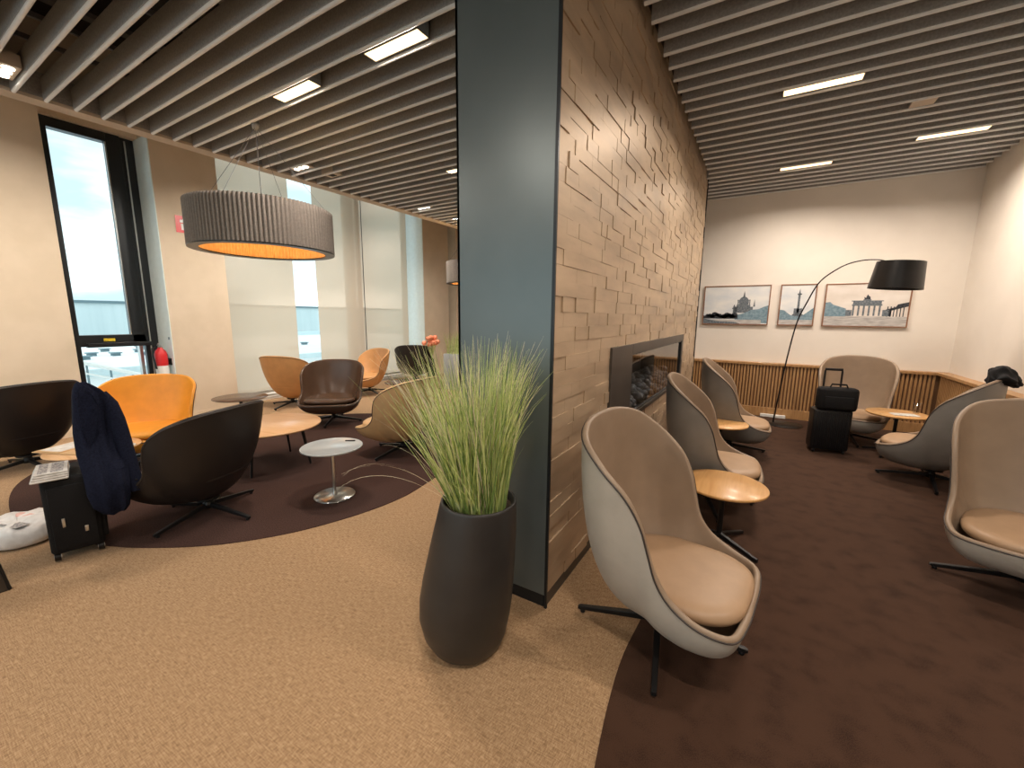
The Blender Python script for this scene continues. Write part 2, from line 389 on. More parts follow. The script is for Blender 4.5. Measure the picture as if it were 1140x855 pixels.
# skirting left
tr = MB()
for y0, y1, x in ((-5.2,-4.4,-7.5),(-1.0,1.6,-7.5),(2.62,3.44,-7.5),(8.12,9.1,-7.6),(9.32,15,-7.5)): tr.box(x, x+.012, y0, y1, 0, .07)
struct('baseboard_left', tr, 'wall_tan')
# far end of the left room, wall behind the camera, right wall, back wall
w_ = MB(); w_.box(-8.5, -1.5, 14.8, 15, 0, 4.9); struct('wall_far', w_, 'wall_tan')
w_ = MB(); w_.box(-8.6, -7.0, -5.4, -5.2, 0, 4.9); w_.box(.5, 2.8, -5.4, -5.2, 0, 4.9); w_.box(-7.0, .5, -5.4, -5.2, 0, .3); w_.box(-7.0, .5, -5.4, -5.2, 3.4, 4.9); struct('wall_rear', w_, 'wall_cream')
w_ = MB(); w_.box(XR, XR+.2, -5.2, YB+.2, 0, 4.5); struct('wall_right', w_, 'wall_cream')
w_ = MB(); w_.box(-1.6, XR, YB, YB+.2, 0, 4.5); w_.box(-1.8, -1.6, YB, 15, 0, 4.5); struct('wall_back', w_, 'wall_cream')
# wainscot
wd = sempty('trim_4')
f = MB(); f.box(-1.6, XR-.10, YB-.09, YB, .14, .85); f.box(XR-.09, XR, -5.2, YB-.0, .14, .85); f.build('backing', 'oak_dark', wd)
f = MB(); f.box(-1.6, XR-.0, YB-.14, YB, .85, .89); f.box(XR-.14, XR, -5.2, YB-.14, .85, .89)
f.box(-1.6, XR, YB-.125, YB, 0, .15); f.box(XR-.125, XR, -5.2, YB-.125, 0, .15); f.build('cap_and_plinth', 'oak_wain', wd, .004)
f = MB()
x = -1.58
while x < XR-.14: f.box(x, x+.026, YB-.118, YB-.09, .15, .85); x += .046
f.build('battens', 'oak_wain', wd)
f = MB(); y = YB-.16
while y > -5.0: f.box(XR-.118, XR-.09, y-.026, y, .15, .85); y -= .046
f.build('side_battens', 'oak_wain', wd)

# tile-clad partition with gunmetal end panel
FY0, FY1, FZ0, FZ1 = 2.79, 5.80, .755, 1.39
w_ = MB()
w_.box(-1.46, XT-.03, YT0+.02, FY0+.02, 0, 4.4); w_.box(-1.46, XT-.03, FY1-.02, YT1, 0, 4.4)
w_.box(-1.46, XT-.03, FY0, FY1, 0, FZ0+.02); w_.box(-1.46, XT-.03, FY0, FY1, FZ1-.02, 4.4); w_.box(-1.46, -1.40, FY0, FY1, FZ0, FZ1)
wt = struct('wall_partition', w_, 'fire_frame')
tl_ = MB(); rt = random.Random(3)
rowh = .0775; z = .075; row = 0
while z < 3.72:
    y = YT0+.018 - rt.random()*.2*0
    h = rowh
    while y < YT1-.01:
        L = rt.choice([.09,.12,.16,.20,.24,.28,.34]); y1 = min(y+L, YT1-.005)
        if YT1 - y1 < .05: y1 = YT1-.005
        d = rt.choice([0,0,.002,.004,.006,.009])
        zz1 = min(z+h-.0, 3.74)
        if zz1 > FZ0 and z < FZ1 and y1 > FY0 and y < FY1:
            if zz1 > FZ0 and z < FZ0+.02 or (z < FZ1 and zz1 > FZ1):   # cut tiles above or below the opening
                za, zb = (z, FZ0) if z < FZ0 else (FZ1, zz1)
            else: za, zb = z, zz1
            if y < FY0: ya, yb = y, FY0
            elif y1 > FY1: ya, yb = FY1, y1
            else: ya, yb = y, y1
            inside = (za >= FZ0-1e-6 and zb <= FZ1+1e-6 and ya >= FY0-1e-6 and yb <= FY1+1e-6)
            if not inside:
                if y < FY0 or y1 > FY1: za, zb = z, zz1
                tl_.box(XT-.03, XT+d, ya, yb-.0, za, zb)
        else: tl_.box(XT-.03, XT+d, y, y1-.001, z, zz1-.001)
        y = y1
    z += h; row += 1
struct('tiles', tl_, 'tile', wt)
f = MB(); f.box(XT-.03, XT-.0035, YT0+.018, FY0, .075, 3.74); f.box(XT-.03, XT-.0035, FY1, YT1-.006, .075, 3.74); f.box(XT-.03, XT-.0035, FY0, FY1, FZ1, 3.74); f.box(XT-.03, XT-.0035, FY0, FY1, .075, FZ0); f.build('grout', 'tile', wt)
f = MB(); f.box(XT-.03, XT+.0, YT0+.02, YT1, 0, .072); f.build('tile_plinth', 'fire_frame', wt)
f = MB(); f.box(-1.478, XT-.004, YT0, YT0+.02, .075, 4.4); f.box(-1.478, -1.46, YT0, YT1, .0, 4.4); f.build('end_panel', 'panel', wt, .002)
f = MB(); f.box(-1.470, XT-.012, YT0+.008, YT0+.02, 0, .075); f.build('end_plinth', 'dark_metal', wt)
f = MB(); f.box(XT-.004, XT+.011, YT0-.001, YT0+.012, 0, 3.75); f.box(XT-.02, XT+.016, YT1-.006, YT1+.012, 0, 3.74); f.build('corner_trim', 'dark_metal', wt)

# fireplace
fp = thing('fireplace', 'long dark framed glass fireplace set into the tiled wall', 'fireplace', (XT, 4.3, FZ0))
def P(mb, *a): mb.box(*a)
f = MB(); gy0, gy1, gz0, gz1 = 3.33-4.3, 5.70-4.3, .04, .555
y0, y1, z1 = FY0-4.3, FY1-4.3, FZ1-FZ0
f.box(-.02, .018, y0, gy0, 0, z1); f.box(-.02, .018, gy1, y1, 0, z1); f.box(-.02, .018, gy0, gy1, 0, gz0); f.box(-.02, .018, gy0, gy1, gz1, z1)
f.build('surround', 'fire_frame', fp, .003)
f = MB(); f.box(-.5, -.49, gy0, gy1, .02, gz1); f.box(-.5, -.02, gy0-.02, gy0, .02, gz1); f.box(-.5, -.02, gy1, gy1+.02, .02, gz1)
f.box(-.5, -.02, gy0, gy1, .01, .02); f.box(-.5, -.02, gy0, gy1, gz1, gz1+.02); f.build('firebox', 'black_metal', fp)
f = MB(); f.box(-.008, -.003, gy0, gy1, gz0, gz1); f.build('glass', 'fire_glass', fp)
f = MB(); f.box(-.02, .010, gy0, gy1, gz0-.012, gz0+.012); f.box(-.02, .010, gy0, gy1, gz1-.012, gz1+.012)
f.box(-.02, .010, gy0-.012, gy0+.012, gz0, gz1); f.box(-.02, .010, gy1-.012, gy1+.012, gz0, gz1); f.build('glazing_bead', 'black_metal', fp)
f = MB(); rr = random.Random(5)
for i in range(420):
    x = -.44+rr.random()*.40; y = gy0+.06+rr.random()*(gy1-gy0-.12); r = .026+rr.random()*.03
    hm = .05+.17*(1-abs(x+.24)/.24)
    f.ball((x, y, .045+rr.random()*hm), r, 6, .6+.3*rr.random())
pb = f.build('pebbles', 'coal', fp); pb['kind'] = 'stuff'

# brown carpets with curved edges (thin pile laid in the floor)
def rug(name, pts, label, mat, z=.006):
    n = len(pts)
    mb = MB(); mb.add([(x, y, .0005) for x, y in pts]+[(x, y, z) for x, y in pts],
        [tuple(range(n, 2*n))]+[(i, (i+1) % n, n+(i+1) % n, n+i) for i in range(n)])
    o = mb.build(name, mat); tag(o, label, 'carpet'); return o
def smooth_pts(ctrl, k=10, closed=False):
    out = []; n = len(ctrl)
    rng = range(n) if closed else range(n-1)
    for i in rng:
        if closed: p0, p1, p2, p3 = ctrl[i-1], ctrl[i], ctrl[(i+1) % n], ctrl[(i+2) % n]
        else: p0, p1, p2, p3 = ctrl[max(i-1,0)], ctrl[i], ctrl[i+1], ctrl[min(i+2, n-1)]
        for j in range(k):
            t = j/k
            out.append(tuple(.5*((2*b)+(-a+c)*t+(2*a-5*b+4*c-d)*t*t+(-a+3*b-3*c+d)*t**3) for a, b, c, d in zip(p0, p1, p2, p3)))
    if not closed: out.append(tuple(ctrl[-1]))
    return out
right_edge = smooth_pts([(-.15, -.2), (-.27, .6), (-.369, 1.214), (-.408, 1.5), (-.425, 1.75), (-.415, 2.0), (-.40, 2.3), (-.42, 2.9), (-.55, 3.6), (-.70, 4.6), (-.80, 5.6), (-.84, 6.6), (-.84, 7.2), (-1.3, 7.5), (-1.5, 7.6)])
rug('brown_carpet', right_edge + [(-1.5, 7.86), (2.14, 7.86), (2.14, -1.2), (.6, -1.2)], 'dark brown carpet with curved edge in the room right of the tiled wall', 'rug')
left_loop = smooth_pts([(-2.62, 2.7), (-2.60, 2.35), (-2.68, 1.95), (-2.85, 1.55), (-3.10, 1.22), (-3.40, .98), (-3.75, .79), (-4.3, .62), (-5.0, .55), (-5.9, .75), (-6.5, 1.3), (-6.6, 2.2), (-6.3, 3.2), (-5.8, 4.0), (-5.3, 4.45), (-4.6, 4.8), (-3.8, 4.7), (-3.1, 4.1), (-2.75, 3.3)], 8, True)
rug('brown_carpet', left_loop, 'round dark brown carpet under the low armchairs left of the pillar', 'rug2')

# ------------------------------------------------------------------ ceiling lights
D_SP = math.radians(156)
def lamp(loc, e, size, col=(1,.80,.58), rot=(0,0,0), kind='AREA', sy=.12):
    l = bpy.data.lights.new('lamp_light', kind); l.energy = e; l.color = col
    if kind == 'AREA': l.shape = 'RECTANGLE'; l.size = size; l.size_y = sy; l.spread = math.radians(176) if loc[0] < -1.5 else D_SP
    else: l.shadow_soft_size = size
    o = bpy.data.objects.new('lamp_light', l); C.objects.link(o); o.location = loc; o.rotation_euler = rot; return o
LW = (1,.87,.745)
CL = [(-2.52, 2.45, 'in the left ceiling nearest the pillar top'), (-3.77, 2.45, 'in the left ceiling, above and right of the big round pendant'),
      (-3.66, 4.75, 'far down the left ceiling, cut by the pillar edge'),
      (.24, 4.65, 'in the right ceiling nearest the camera'), (1.53, 6.45, 'in the right ceiling nearest the right wall'), (.28, 6.85, 'in the right ceiling nearest the picture wall')]
def ceiling_light(x, y, label, group='slot lights between the ceiling slats'):
    t = thing('ceiling_light', label, 'ceiling light', (x, y, CZ), 0, group)
    f = MB(); w = .062; L = .28
    f.box(-L, L, -w, -w+.006, .002, .15); f.box(-L, L, w-.006, w, .002, .15); f.box(-L, -L+.006, -w, w, .002, .15); f.box(L-.006, L, -w, w, .002, .15); f.box(-L, L, -w, w, .14, .15)
    f.build('housing', 'slat', t)
    f = MB(); f.box(-L+.008, L-.008, -w+.008, w-.008, .004, .010); f.build('diffuser', 'light_warm', t)
    return t
for x, y, lb in CL:
    ceiling_light(x, y, 'glowing rectangular slot light '+lb)
    lamp((x, y, CZ-.004), 34, .52, LW, sy=.1)
for x, y in ((-2.5, -1.35), (-4.6, -1.35), (.3, .25), (.3, -2.75), (1.5, 2.05), (-6.2+.8, 6.95), (-3.6, 7.75), (-2.4, 10.2)):   # the same fixtures further along the room
    lamp((x, y, CZ-.004), 34, .52, LW, sy=.1)
# small triple spots by the window bay
D_TILT = math.radians(30)
sp_l = ['small three-lens spot fixture at the very left end of the ceiling', 'small three-lens spot fixture above the pendant, left of the square duct outlet', 'small three-lens spot fixture near the far end of the window wall']
for i, (x, y) in enumerate(((-5.62, 1.05), (-5.62, 3.65), (-5.62, 6.05))):
    t = thing('spot_fixture', sp_l[i], 'ceiling spot', (x, y, CZ), 0, 'triple spots by the window bay')
    f = MB(); f.box(-.17, .17, -.065, .065, .02, .12); f.build('housing', 'margin', t)
    for k in (-1, 0, 1):
        f = MB(); f.lathe([(.001, 0), (.036, 0), (.040, .01), (.040, .03)], 14, (k*.10, 0, .008)); f.build('lens', 'light_spot', t)
    l = lamp((x, y, CZ-.012), 44, .3, (1,.9,.78), rot=(0, D_TILT, 0), sy=.08); l.data.spread = math.radians(122)
f = MB(); f.box(-.12, .12, -.08, .08, 0, .10); t = thing('duct_outlet', 'small square grey outlet box in the slats beside the middle triple spot', 'vent', (-5.45, 4.0, CZ)); f.build('box', 'margin', t)
f = MB(); f.box(-.05, .05, -.05, .05, -.004, .0); f.build('throat', 'void', t)
f = MB(); f.box(.98, 1.15, 5.375, 5.525, CZ+.002, CZ+.02); tag(f.build('access_panel', 'margin'), 'small beige square panel between the right ceiling slats', 'panel')
f = MB(); f.lathe([(.001, -.05), (.008, -.05), (.008, -.01), (.02, -.01), (.02, .03), (.012,.03), (.012,.82)], 12); o = f.build('sprinkler', 'black_metal'); o.location = (-2.0, 3.05, CZ); tag(o, 'tiny dark sprinkler head under the left slats beside the pillar', 'sprinkler')

# ------------------------------------------------------------------ pleated drum pendants
def pendant(loc, label, R=.68, z0=2.26, z1=2.71, wires=True):
    t = thing('pendant_lamp', label, 'pendant lamp', (loc[0], loc[1], 0), 0, 'pleated drum pendants')
    n = 110; per = 6
    def loop(r, z, amp):
        L = []
        for k in range(n*per):
            a = 2*PI*k/(n*per); ph = (k % per)/per
            q = abs(math.sin(PI*ph)); rr = r + amp*(q-.5)
            L.append((rr*math.cos(a), rr*math.sin(a), z))
        return L
    f = MB(); f.loft([loop(R, z0+.012, .024), loop(R, z1-.004, .024)]); f.build('pleated_shade', 'pleat', t)
    f = MB(); f.loft([loop(R-.075, z0+.012, .026), loop(R-.075, z1-.02, .026)]); f.build('lining', 'pleat_in', t)
    f = MB(); f.lathe([(R-.085, z0), (R+.010, z0), (R+.010, z0+.014), (R-.085, z0+.014), (R-.085, z0)], 96, smooth=False); f.build('bottom_rim', 'black_metal', t)
    f = MB(); f.lathe([(.001, z1-.02), (R-.01, z1-.02), (R-.01, z1-.01), (.001, z1-.01)], 64, smooth=False); f.build('top_disc', 'pleat_in', t)
    for k in range(3):
        a = k*2*PI/3; f = MB(); f.tube([(.2*math.cos(a), .2*math.sin(a), z1-.03), (.2*math.cos(a), .2*math.sin(a), z1-.10)], .03, 8)
        f.build('bulb', 'light_spot', t)
    f = MB()
    for k in range(4):
        a = .6+k*PI/2; f.tube([((R-.02)*math.cos(a), (R-.02)*math.sin(a), z1), (.02*math.cos(a), .02*math.sin(a), CZ-.06)], .0022, 5)
    f.tube([(0,0,z1-.02), (0,0,CZ)], .004, 6); f.build('cable', 'duct', t)
    f = MB(); f.lathe([(.001, CZ-.06), (.03, CZ-.06), (.04, CZ-.02), (.04, CZ+.02), (.001, CZ+.02)], 16); f.build('ceiling_mount', 'slat', t)
    lamp((loc[0], loc[1], z1-.16), 10, .1, (1,.66,.30), kind='POINT')
    return t
pendant((-4.725, 2.587), 'large pleated grey drum pendant with glowing orange inside, left of the pillar')
pendant((-5.25, 7.3), 'distant pleated drum pendant half hidden behind the pillar edge')

# ------------------------------------------------------------------ shell chairs
def crom_closed(P_, k):
    return np.array(smooth_pts([tuple(p) for p in P_], k, True))
TALL = [(.41,0,.345),(.405,.18,.343),(.375,.31,.35),(.26,.36,.375),(.15,.365,.43),(.085,.365,.51),(.05,.375,.62),(.015,.39,.74),(-.05,.405,.85),(-.17,.405,.955),(-.29,.34,1.045),(-.355,.18,1.09),(-.37,0,1.10)]
LOW = [(.41,0,.315),(.405,.22,.313),(.365,.36,.322),(.21,.425,.355),(.09,.430,.405),(.03,.425,.48),(.005,.435,.60),(-.045,.445,.71),(-.16,.43,.80),(-.28,.34,.862),(-.345,.18,.888),(-.36,0,.893)]
def shell_grid(R, zb=.135, tall=True):
    low = R is LOW
    P_ = [Vector(p) for p in R] + [Vector((p[0], -p[1], p[2])) for p in R[-2:0:-1]]
    rim = crom_closed(P_, 5)
    Mn = 22; G = []
    for (x, y, z) in rim:
        hgt = z-zb
        back = max(0, min(1, (z-.36)/.5))
        c0 = np.array((x, y, z)); c3 = np.array((0., 0., zb))
        lean = .82-.06*back
        if low: c1 = np.array((x*.90, y*(.93-.03*back), zb+hgt*(.40+.04*back)))
        else: c1 = np.array((x*.97-.02*back, y*(.97-.02*back), zb+hgt*(.32+.06*back)))
        c2 = np.array((x*(.60 if low else .66), y*(.60 if low else .66), zb+.004))
        row = []
        for j in range(Mn+1):
            t = j/Mn; row.append((1-t)**3*c0+3*(1-t)**2*t*c1+3*(1-t)*t*t*c2+t**3*c3)
        G.append(row)
    return np.array(G)    # [N, M+1, 3]
def normals(G):
    du = np.roll(G, -1, 0)-np.roll(G, 1, 0); dv = np.gradient(G, axis=1)
    n = np.cross(du, dv); l = np.linalg.norm(n, axis=2, keepdims=True); n = n/np.maximum(l, 1e-9)
    n[:, -1] = (0, 0, -1); n[:, -2] = n[:, -2]*.5+np.array((0,0,-1))*.5
    # make them point outward (away from chair interior)
    ref = G - np.array((.0, 0, .75))
    s = np.sign((n*ref).sum(2, keepdims=True)); s[s == 0] = 1
    return n*s
def make_chair(name, R, mats, label, group, loc, rz, feet_rot=0, th=.040):
    out_m, in_m, seat_m = mats
    t = thing(name, label, 'armchair', (loc[0], loc[1], 0.0065), rz, group)
    G = shell_grid(R); n = normals(G)
    th_ = th*np.clip(np.linspace(.75, 1.3, G.shape[1]), .75, 1.2)[None, :, None]
    I = G - n*th_
    N, K = G.shape[:2]
    mb = MB(); mb.loft([[tuple(G[i, j]) for i in range(N)] for j in range(K-1)] + [[tuple(G[i, -1]+(0,0,0)) for i in range(N)]], smooth=True); mb.build('outer_shell', out_m, t)
    # rolled rim + inner upholstery
    loops = []
    tang = (G[:, 0]-G[:, 1]); tang /= np.linalg.norm(tang, axis=1, keepdims=True)
    mid = (G[:, 0]+I[:, 0])/2; half = (G[:, 0]-I[:, 0])/2; hl = np.linalg.norm(half, axis=1, keepdims=True)
    for k in range(9):
        a = PI*k/8; loops.append(mid + half*math.cos(a) + tang*hl*math.sin(a)*1.0)
    for j in range(1, K-3): loops.append(I[:, j])
    mb = MB(); mb.loft([[tuple(p) for p in L] for L in loops], smooth=True, cap=False)
    mb.build('inner_shell', in_m, t)
    mb = MB(); q = G[:, 0]*.995+G[:, 1]*.005 + n[:, 0]*.001; mb.ring([tuple(p) for p in q], .0042, 6); mb.build('piping', 'seam', t)
    # seat cushion
    mb = MB(); loops = []; bx = .355 if R is LOW else .30
    def cush(sc, z):
        L = []
        for k in range(48):
            a = 2*PI*k/48; c, s_ = math.cos(a), math.sin(a)
            e = 2/3.1; X = .072+.325*np.sign(c)*abs(c)**e*sc; Y = bx*np.sign(s_)*abs(s_)**e*sc
            if X < 0: Y *= 1-.25*min(1, -X/.3)
            L.append((X, Y, z+.0 + .035*(X-.1)*(0 if X < 0 else .4)))
        return L
    for sc, z in ((.80,.325),(.94,.335),(.99,.350),(1.0,.366),(.985,.382),(.93,.396),(.78,.406),(.5,.412),(.2,.414),(.01,.414)): loops.append(cush(sc, z))
    mb.loft(loops, cap=True); mb.build('seat_cushion', seat_m, t)
    mb = MB(); mb.ring(cush(1.004, .380), .003, 6)
    # base
    hub = MB(); hub.lathe([(.001,.055),(.040,.055),(.040,.095),(.030,.105),(.030,.125),(.085,.130),(.085,.145),(.001,.145)], 20); hub.build('swivel_column', 'black_metal', t)
    for k in range(4):
        a = feet_rot-rz+k*PI/2; T = Matrix.Rotation(a, 4, 'Z')
        lg = MB()
        sec = lambda x, w, za, zb: [(x, -w, za), (x, w, za), (x, w, zb), (x, -w, zb)]
        lg.loft([sec(.02,.016,.062,.098), sec(.20,.014,.040,.068), sec(.395,.0125,.014,.036), sec(.410,.009,.016,.032)], cap=True, smooth=False, T=T)
        L_ = lg.build('leg', 'black_metal', t, .003)
        g = MB(); g.lathe([(.001,0),(.012,0),(.014,.006),(.010,.016)], 12, (.385,0,0), T=T); g.build('glide', 'black_plastic', L_)
    return t
TP = ('taupe_out', 'taupe_in', 'taupe_seat'); TG = ('greige_out', 'taupe_in', 'taupe_seat')
gt = 'tall shell chairs in the right room'
D = math.radians
c1 = make_chair('shell_chair', TALL, TP, 'tall taupe leather shell chair nearest the camera, beside the tiled wall', gt, (-.32, 2.00), D(-7), D(10))
def chair_copy(src, loc, rz, label, group=None, feet=0, mp=None):
    o = dup(src, (loc[0], loc[1], .0065), rz, label, group)
    if mp: recolor(o, mp)
    return o
mpg = {'outer_shell': 'greige_out'}
c2 = chair_copy(c1, (-.30, 3.80), D(4), 'tall taupe leather shell chair in front of the fireplace, middle of the tiled-wall row', mp=mpg)
c3 = chair_copy(c2, (-.22, 5.52), D(3), 'tall taupe leather shell chair farthest along the tiled wall, nearest the arc lamp')
c4 = chair_copy(c1, (1.12, 6.92), D(-100), 'tall taupe leather shell chair facing the camera under the arc lamp shade')
c5 = chair_copy(c1, (1.57, 5.50), D(156), 'tall taupe leather shell chair by the right wall with a black jacket on its back', mp=mpg)
c6 = chair_copy(c1, (1.49, 3.52), D(252), 'tall taupe leather shell chair at the right edge of the photo, turned to the camera')
gl_ = 'low shell armchairs in the left room'
a1 = make_chair('low_armchair', LOW, ('dark','dark','dark'), 'black low shell armchair seen from behind, right of the suitcase and jacket', gl_, (-3.68, 1.39), D(200), D(16))
a2 = chair_copy(a1, (-6.35, .88), D(195), 'black low shell armchair cut by the left edge of the photo')
a3 = chair_copy(a1, (-5.55, 1.62), D(-38), 'bright orange leather low armchair in front of the dark framed window', mp=dict(outer_shell='orange', inner_shell='orange', seat_cushion='orange'))
a4 = chair_copy(a1, (-5.40, 3.76), D(-50), 'glossy brown leather low armchair facing the camera behind the coffee table', mp=dict(outer_shell='brown', inner_shell='brown', seat_cushion='brown'))
a5 = chair_copy(a1, (-6.95, 4.05), D(112), 'tan leather low armchair turned away, just left of the brown armchair', mp=dict(outer_shell='tan', inner_shell='tan', seat_cushion='tan'))
a6 = chair_copy(a1, (-6.8, 5.6), D(-100), 'tan leather low armchair seen from its side behind the brown armchair', mp=dict(outer_shell='tan', inner_shell='tan', seat_cushion='tan'))
a7 = chair_copy(a1, (-3.50, 3.32), D(183), 'sand coloured low armchair partly hidden by the ornamental grass', mp=dict(outer_shell='sand', inner_shell='sand', seat_cushion='sand'))
a8 = chair_copy(a1, (-7.15, 7.25), D(130), 'black low armchair by the window wall, just above the grass tips', mp=None)
a9 = chair_copy(a1, (-5.9, 7.7), D(60), 'black low armchair behind the grass, beside the orange flowers', mp=None)

# ------------------------------------------------------------------ tables
def round_top(mb, r, z0, z1, n=64, lip=0):
    prof = [(.001, z0), (r-.012, z0), (r-.002, z0+.006), (r, (z0+z1)/2), (r-.001, z1-.003), (r-.004, z1)]
    if lip: prof += [(r-.010, z1), (r-.014, z1-lip), (.001, z1-lip)]
    else: prof += [(.001, z1)]
    mb.lathe(prof, n)
def oak_table(loc, label, r=.275, h=.45):
    t = thing('side_table', label, 'side table', (loc[0], loc[1], .0065), 0, 'round oak side tables in the right room')
    f = MB(); round_top(f, r, h-.022, h); f.build('tabletop', 'oak', t)
    f = MB(); f.tube([(0,0,.07),(0,0,h-.022)], .018, 12); f.lathe([(.001,h-.028),(.09,h-.028),(.09,h-.022),(.001,h-.022)], 20); f.build('column', 'black_metal', t)
    for k in range(4):
        T = Matrix.Rotation(D(60)+k*PI/2, 4, 'Z'); f = MB()
        sec = lambda x, w, za, zb: [(x, -w, za), (x, w, za), (x, w, zb), (x, -w, zb)]
        f.loft([sec(.0,.016,.055,.085), sec(.28,.012,.0,.024)], cap=True, smooth=False, T=T); f.build('leg', 'black_metal', t, .003)
    return t
oak_table((-.13, 3.11), 'round oak side table right behind the nearest tall chair')
oak_table((-.30, 5.02), 'round oak side table between the second and third chairs of the tiled-wall row')
oak_table((1.46, 6.42), 'round oak side table in the far right corner with a glass on it', .29, .51)
# pedestal table
t = thing('pedestal_table', 'small white round table with steel disc base on the round carpet', 'side table', (-3.127, 2.139, .0065))
f = MB(); round_top(f, .255, .440, .458, lip=.006); f.build('tabletop', 'white_top', t)
f = MB(); f.tube([(0,0,.012),(0,0,.44)], .014, 14); f.lathe([(.014,.045),(.022,.02),(.022,.012)], 16); f.build('column', 'chrome', t)
f = MB(); f.lathe([(.001,0),(.170,0),(.172,.004),(.168,.009),(.001,.013)], 48); f.build('disc_base', 'chrome', t)
f = MB(); f.rbox(-.045, .045, -.012, .012, 0, .008, .008); o = f.build('door_tag', 'black_plastic'); o.location = (-3.13, 2.33, .459); o.rotation_euler = (0,0,.6); tag(o, 'tiny dark tag lying on the rim of the white round table', 'tag')
# oak coffee table with dark legs
def coffee(loc, r, h, label, top='oak_x', sx=1.0):
    t = thing('coffee_table', label, 'coffee table', (loc[0], loc[1], .0065), D(20))
    f = MB(); round_top(f, r, h-.022, h, 72); f.build('tabletop', top, t)
    f = MB(); f.lathe([(r*.62, h-.05), (r*.66, h-.05), (r*.66, h-.022), (r*.62, h-.022), (r*.62, h-.05)], 40, smooth=False); f.build('apron', 'black_metal', t)
    for k in range(4):
        a = k*PI/2+.25; f = MB(); f.tube([(r*.66*math.cos(a), r*.66*math.sin(a), h-.024), (r*.80*math.cos(a), r*.80*math.sin(a), 0)], [.018, .010], 10); f.build('leg', 'black_metal', t)
    return t
coffee((-4.38, 2.28), .50, .44, 'round oak coffee table with tapered black legs in the middle of the round carpet')
def disc_table(loc, r, h, label, top='rug2', base=.2):
    t = thing('side_table', label, 'side table', (loc[0], loc[1], .0065))
    f = MB(); round_top(f, r, h-.014, h, 48); f.build('tabletop', top, t)
    f = MB(); f.tube([(0,0,.01),(0,0,h-.014)], .02, 12); f.build('column', 'black_metal', t)
    f = MB(); f.lathe([(.001,0),(base,0),(base,.006),(.001,.012)], 36); f.build('disc_base', 'chrome', t)
    return t
disc_table((-6.05, 2.80), .33, .46, 'thin round dark brown side table by the tan pier', 'brown')
disc_table((-4.87, 1.05), .31, .43, 'round table between the two black armchairs, with newspapers on it', 'oak_x', .22)
disc_table((-5.2, 4.95), .28, .46, 'small round dark table behind the sand armchair, left of the grass', 'brown')

# ------------------------------------------------------------------ potted grass
pt = thing('potted_grass', 'tall anthracite pot of green ornamental grass in front of the pillar', 'plant', (-1.11, 1.44, 0))
vw = Vector((-.84, -.54, 0)).normalized()     # direction in which the belly of the pot bulges
f = MB(); loops = []
prof = [(.125,0,.0),(.150,.006,.002),(.176,.03,.006),(.203,.09,.012),(.219,.17,.013),(.223,.26,.006),(.218,.36,-.006),(.208,.48,-.022),(.196,.60,-.038),(.184,.70,-.050),(.178,.745,-.055),(.176,.756,-.056),(.170,.760,-.056),(.163,.755,-.056),(.160,.70,-.054)]
for r, z, s in prof:
    L = []
    for k in range(56):
        a = 2*PI*k/56; L.append((r*math.cos(a)+vw.x*s, r*math.sin(a)+vw.y*s, z))
    loops.append(L)
f.loft(loops, cap=True); f.build('pot', 'pot', pt)
tx, ty = -vw.x*.055, -vw.y*.055
f = MB(); f.lathe([(.001,.722),(.10,.720),(.161,.712)], 28, (tx, ty, 0)); f.build('soil', 'soil', pt)
rg = random.Random(11)
def blade(mb, base, az, lean, L, w, droop=0.0, n=7):
    p = Vector(base); th_ = lean; pts = [p.copy()]; st = L/n
    for i in range(n):
        th_ += droop*(i/n)
        p = p + Vector((math.sin(th_)*math.cos(az), math.sin(th_)*math.sin(az), math.cos(th_)))*st; pts.append(p.copy())
    side = Vector((-math.sin(az+rg.random()*2), math.cos(az+rg.random()*2), 0)).normalized()
    vs = []; fs = []
    for i, q in enumerate(pts):
        ww = w*(1-(i/n)**1.6)*.5+.0004
        vs += [tuple(q-side*ww), tuple(q+side*ww)]
    for i in range(n): fs.append((2*i, 2*i+1, 2*i+3, 2*i+2))
    mb.add(vs, fs, True)
gb = [MB(), MB(), MB()]; g2 = MB()
for i in range(1150):
    rr = math.sqrt(rg.random())*.125; a = rg.random()*2*PI
    az = a + rg.gauss(0, .8); lean = .01+rr*2.3*rg.random()+abs(rg.gauss(0, .08)); L = .44+rg.random()*.36
    lf = -(math.cos(az)*-vw.x+math.sin(az)*-vw.y)      # toward the left of the pot
    lean *= 1+.55*lf
    if rg.random() < .12: L *= .6
    blade(gb[i % 3], (tx+rr*math.cos(a), ty+rr*math.sin(a), .712), az, lean, L, .0056, rg.random()**2*.20)
for i in range(220):
    rr = math.sqrt(rg.random())*.11; a = rg.random()*2*PI
    az = a+rg.gauss(0, .6); lf = (math.cos(az)*vw.x+math.sin(az)*vw.y)
    blade(g2, (tx+rr*math.cos(a), ty+rr*math.sin(a), .712), az, (.04+rr*2.0)*(1+.4*lf), .58+rg.random()*.26, .0036, rg.random()*.18)
for az_, ln, L, dr in ((PI*1.15, .85, .62, .9), (PI*1.2, .95, .66, 1.0), (PI*1.05, .7, .5, .6), (PI*1.25, .75, .58, .8), (PI*1.1, .55, .6, .3), (PI*1.3, .5, .6, .3)):
    blade(g2, (tx-.08, ty-.06, .72), az_, ln, L, .0045, dr*.24, 14)
for gg, mm in zip(gb, ('grass', 'grass_lime', 'grass_deep')):
    o = gg.build('grass_blades', mm, pt); o['kind'] = 'stuff'
o = g2.build('dry_stems', 'seed', pt); o['kind'] = 'stuff'; o['label'] = 'dry straw coloured stems'

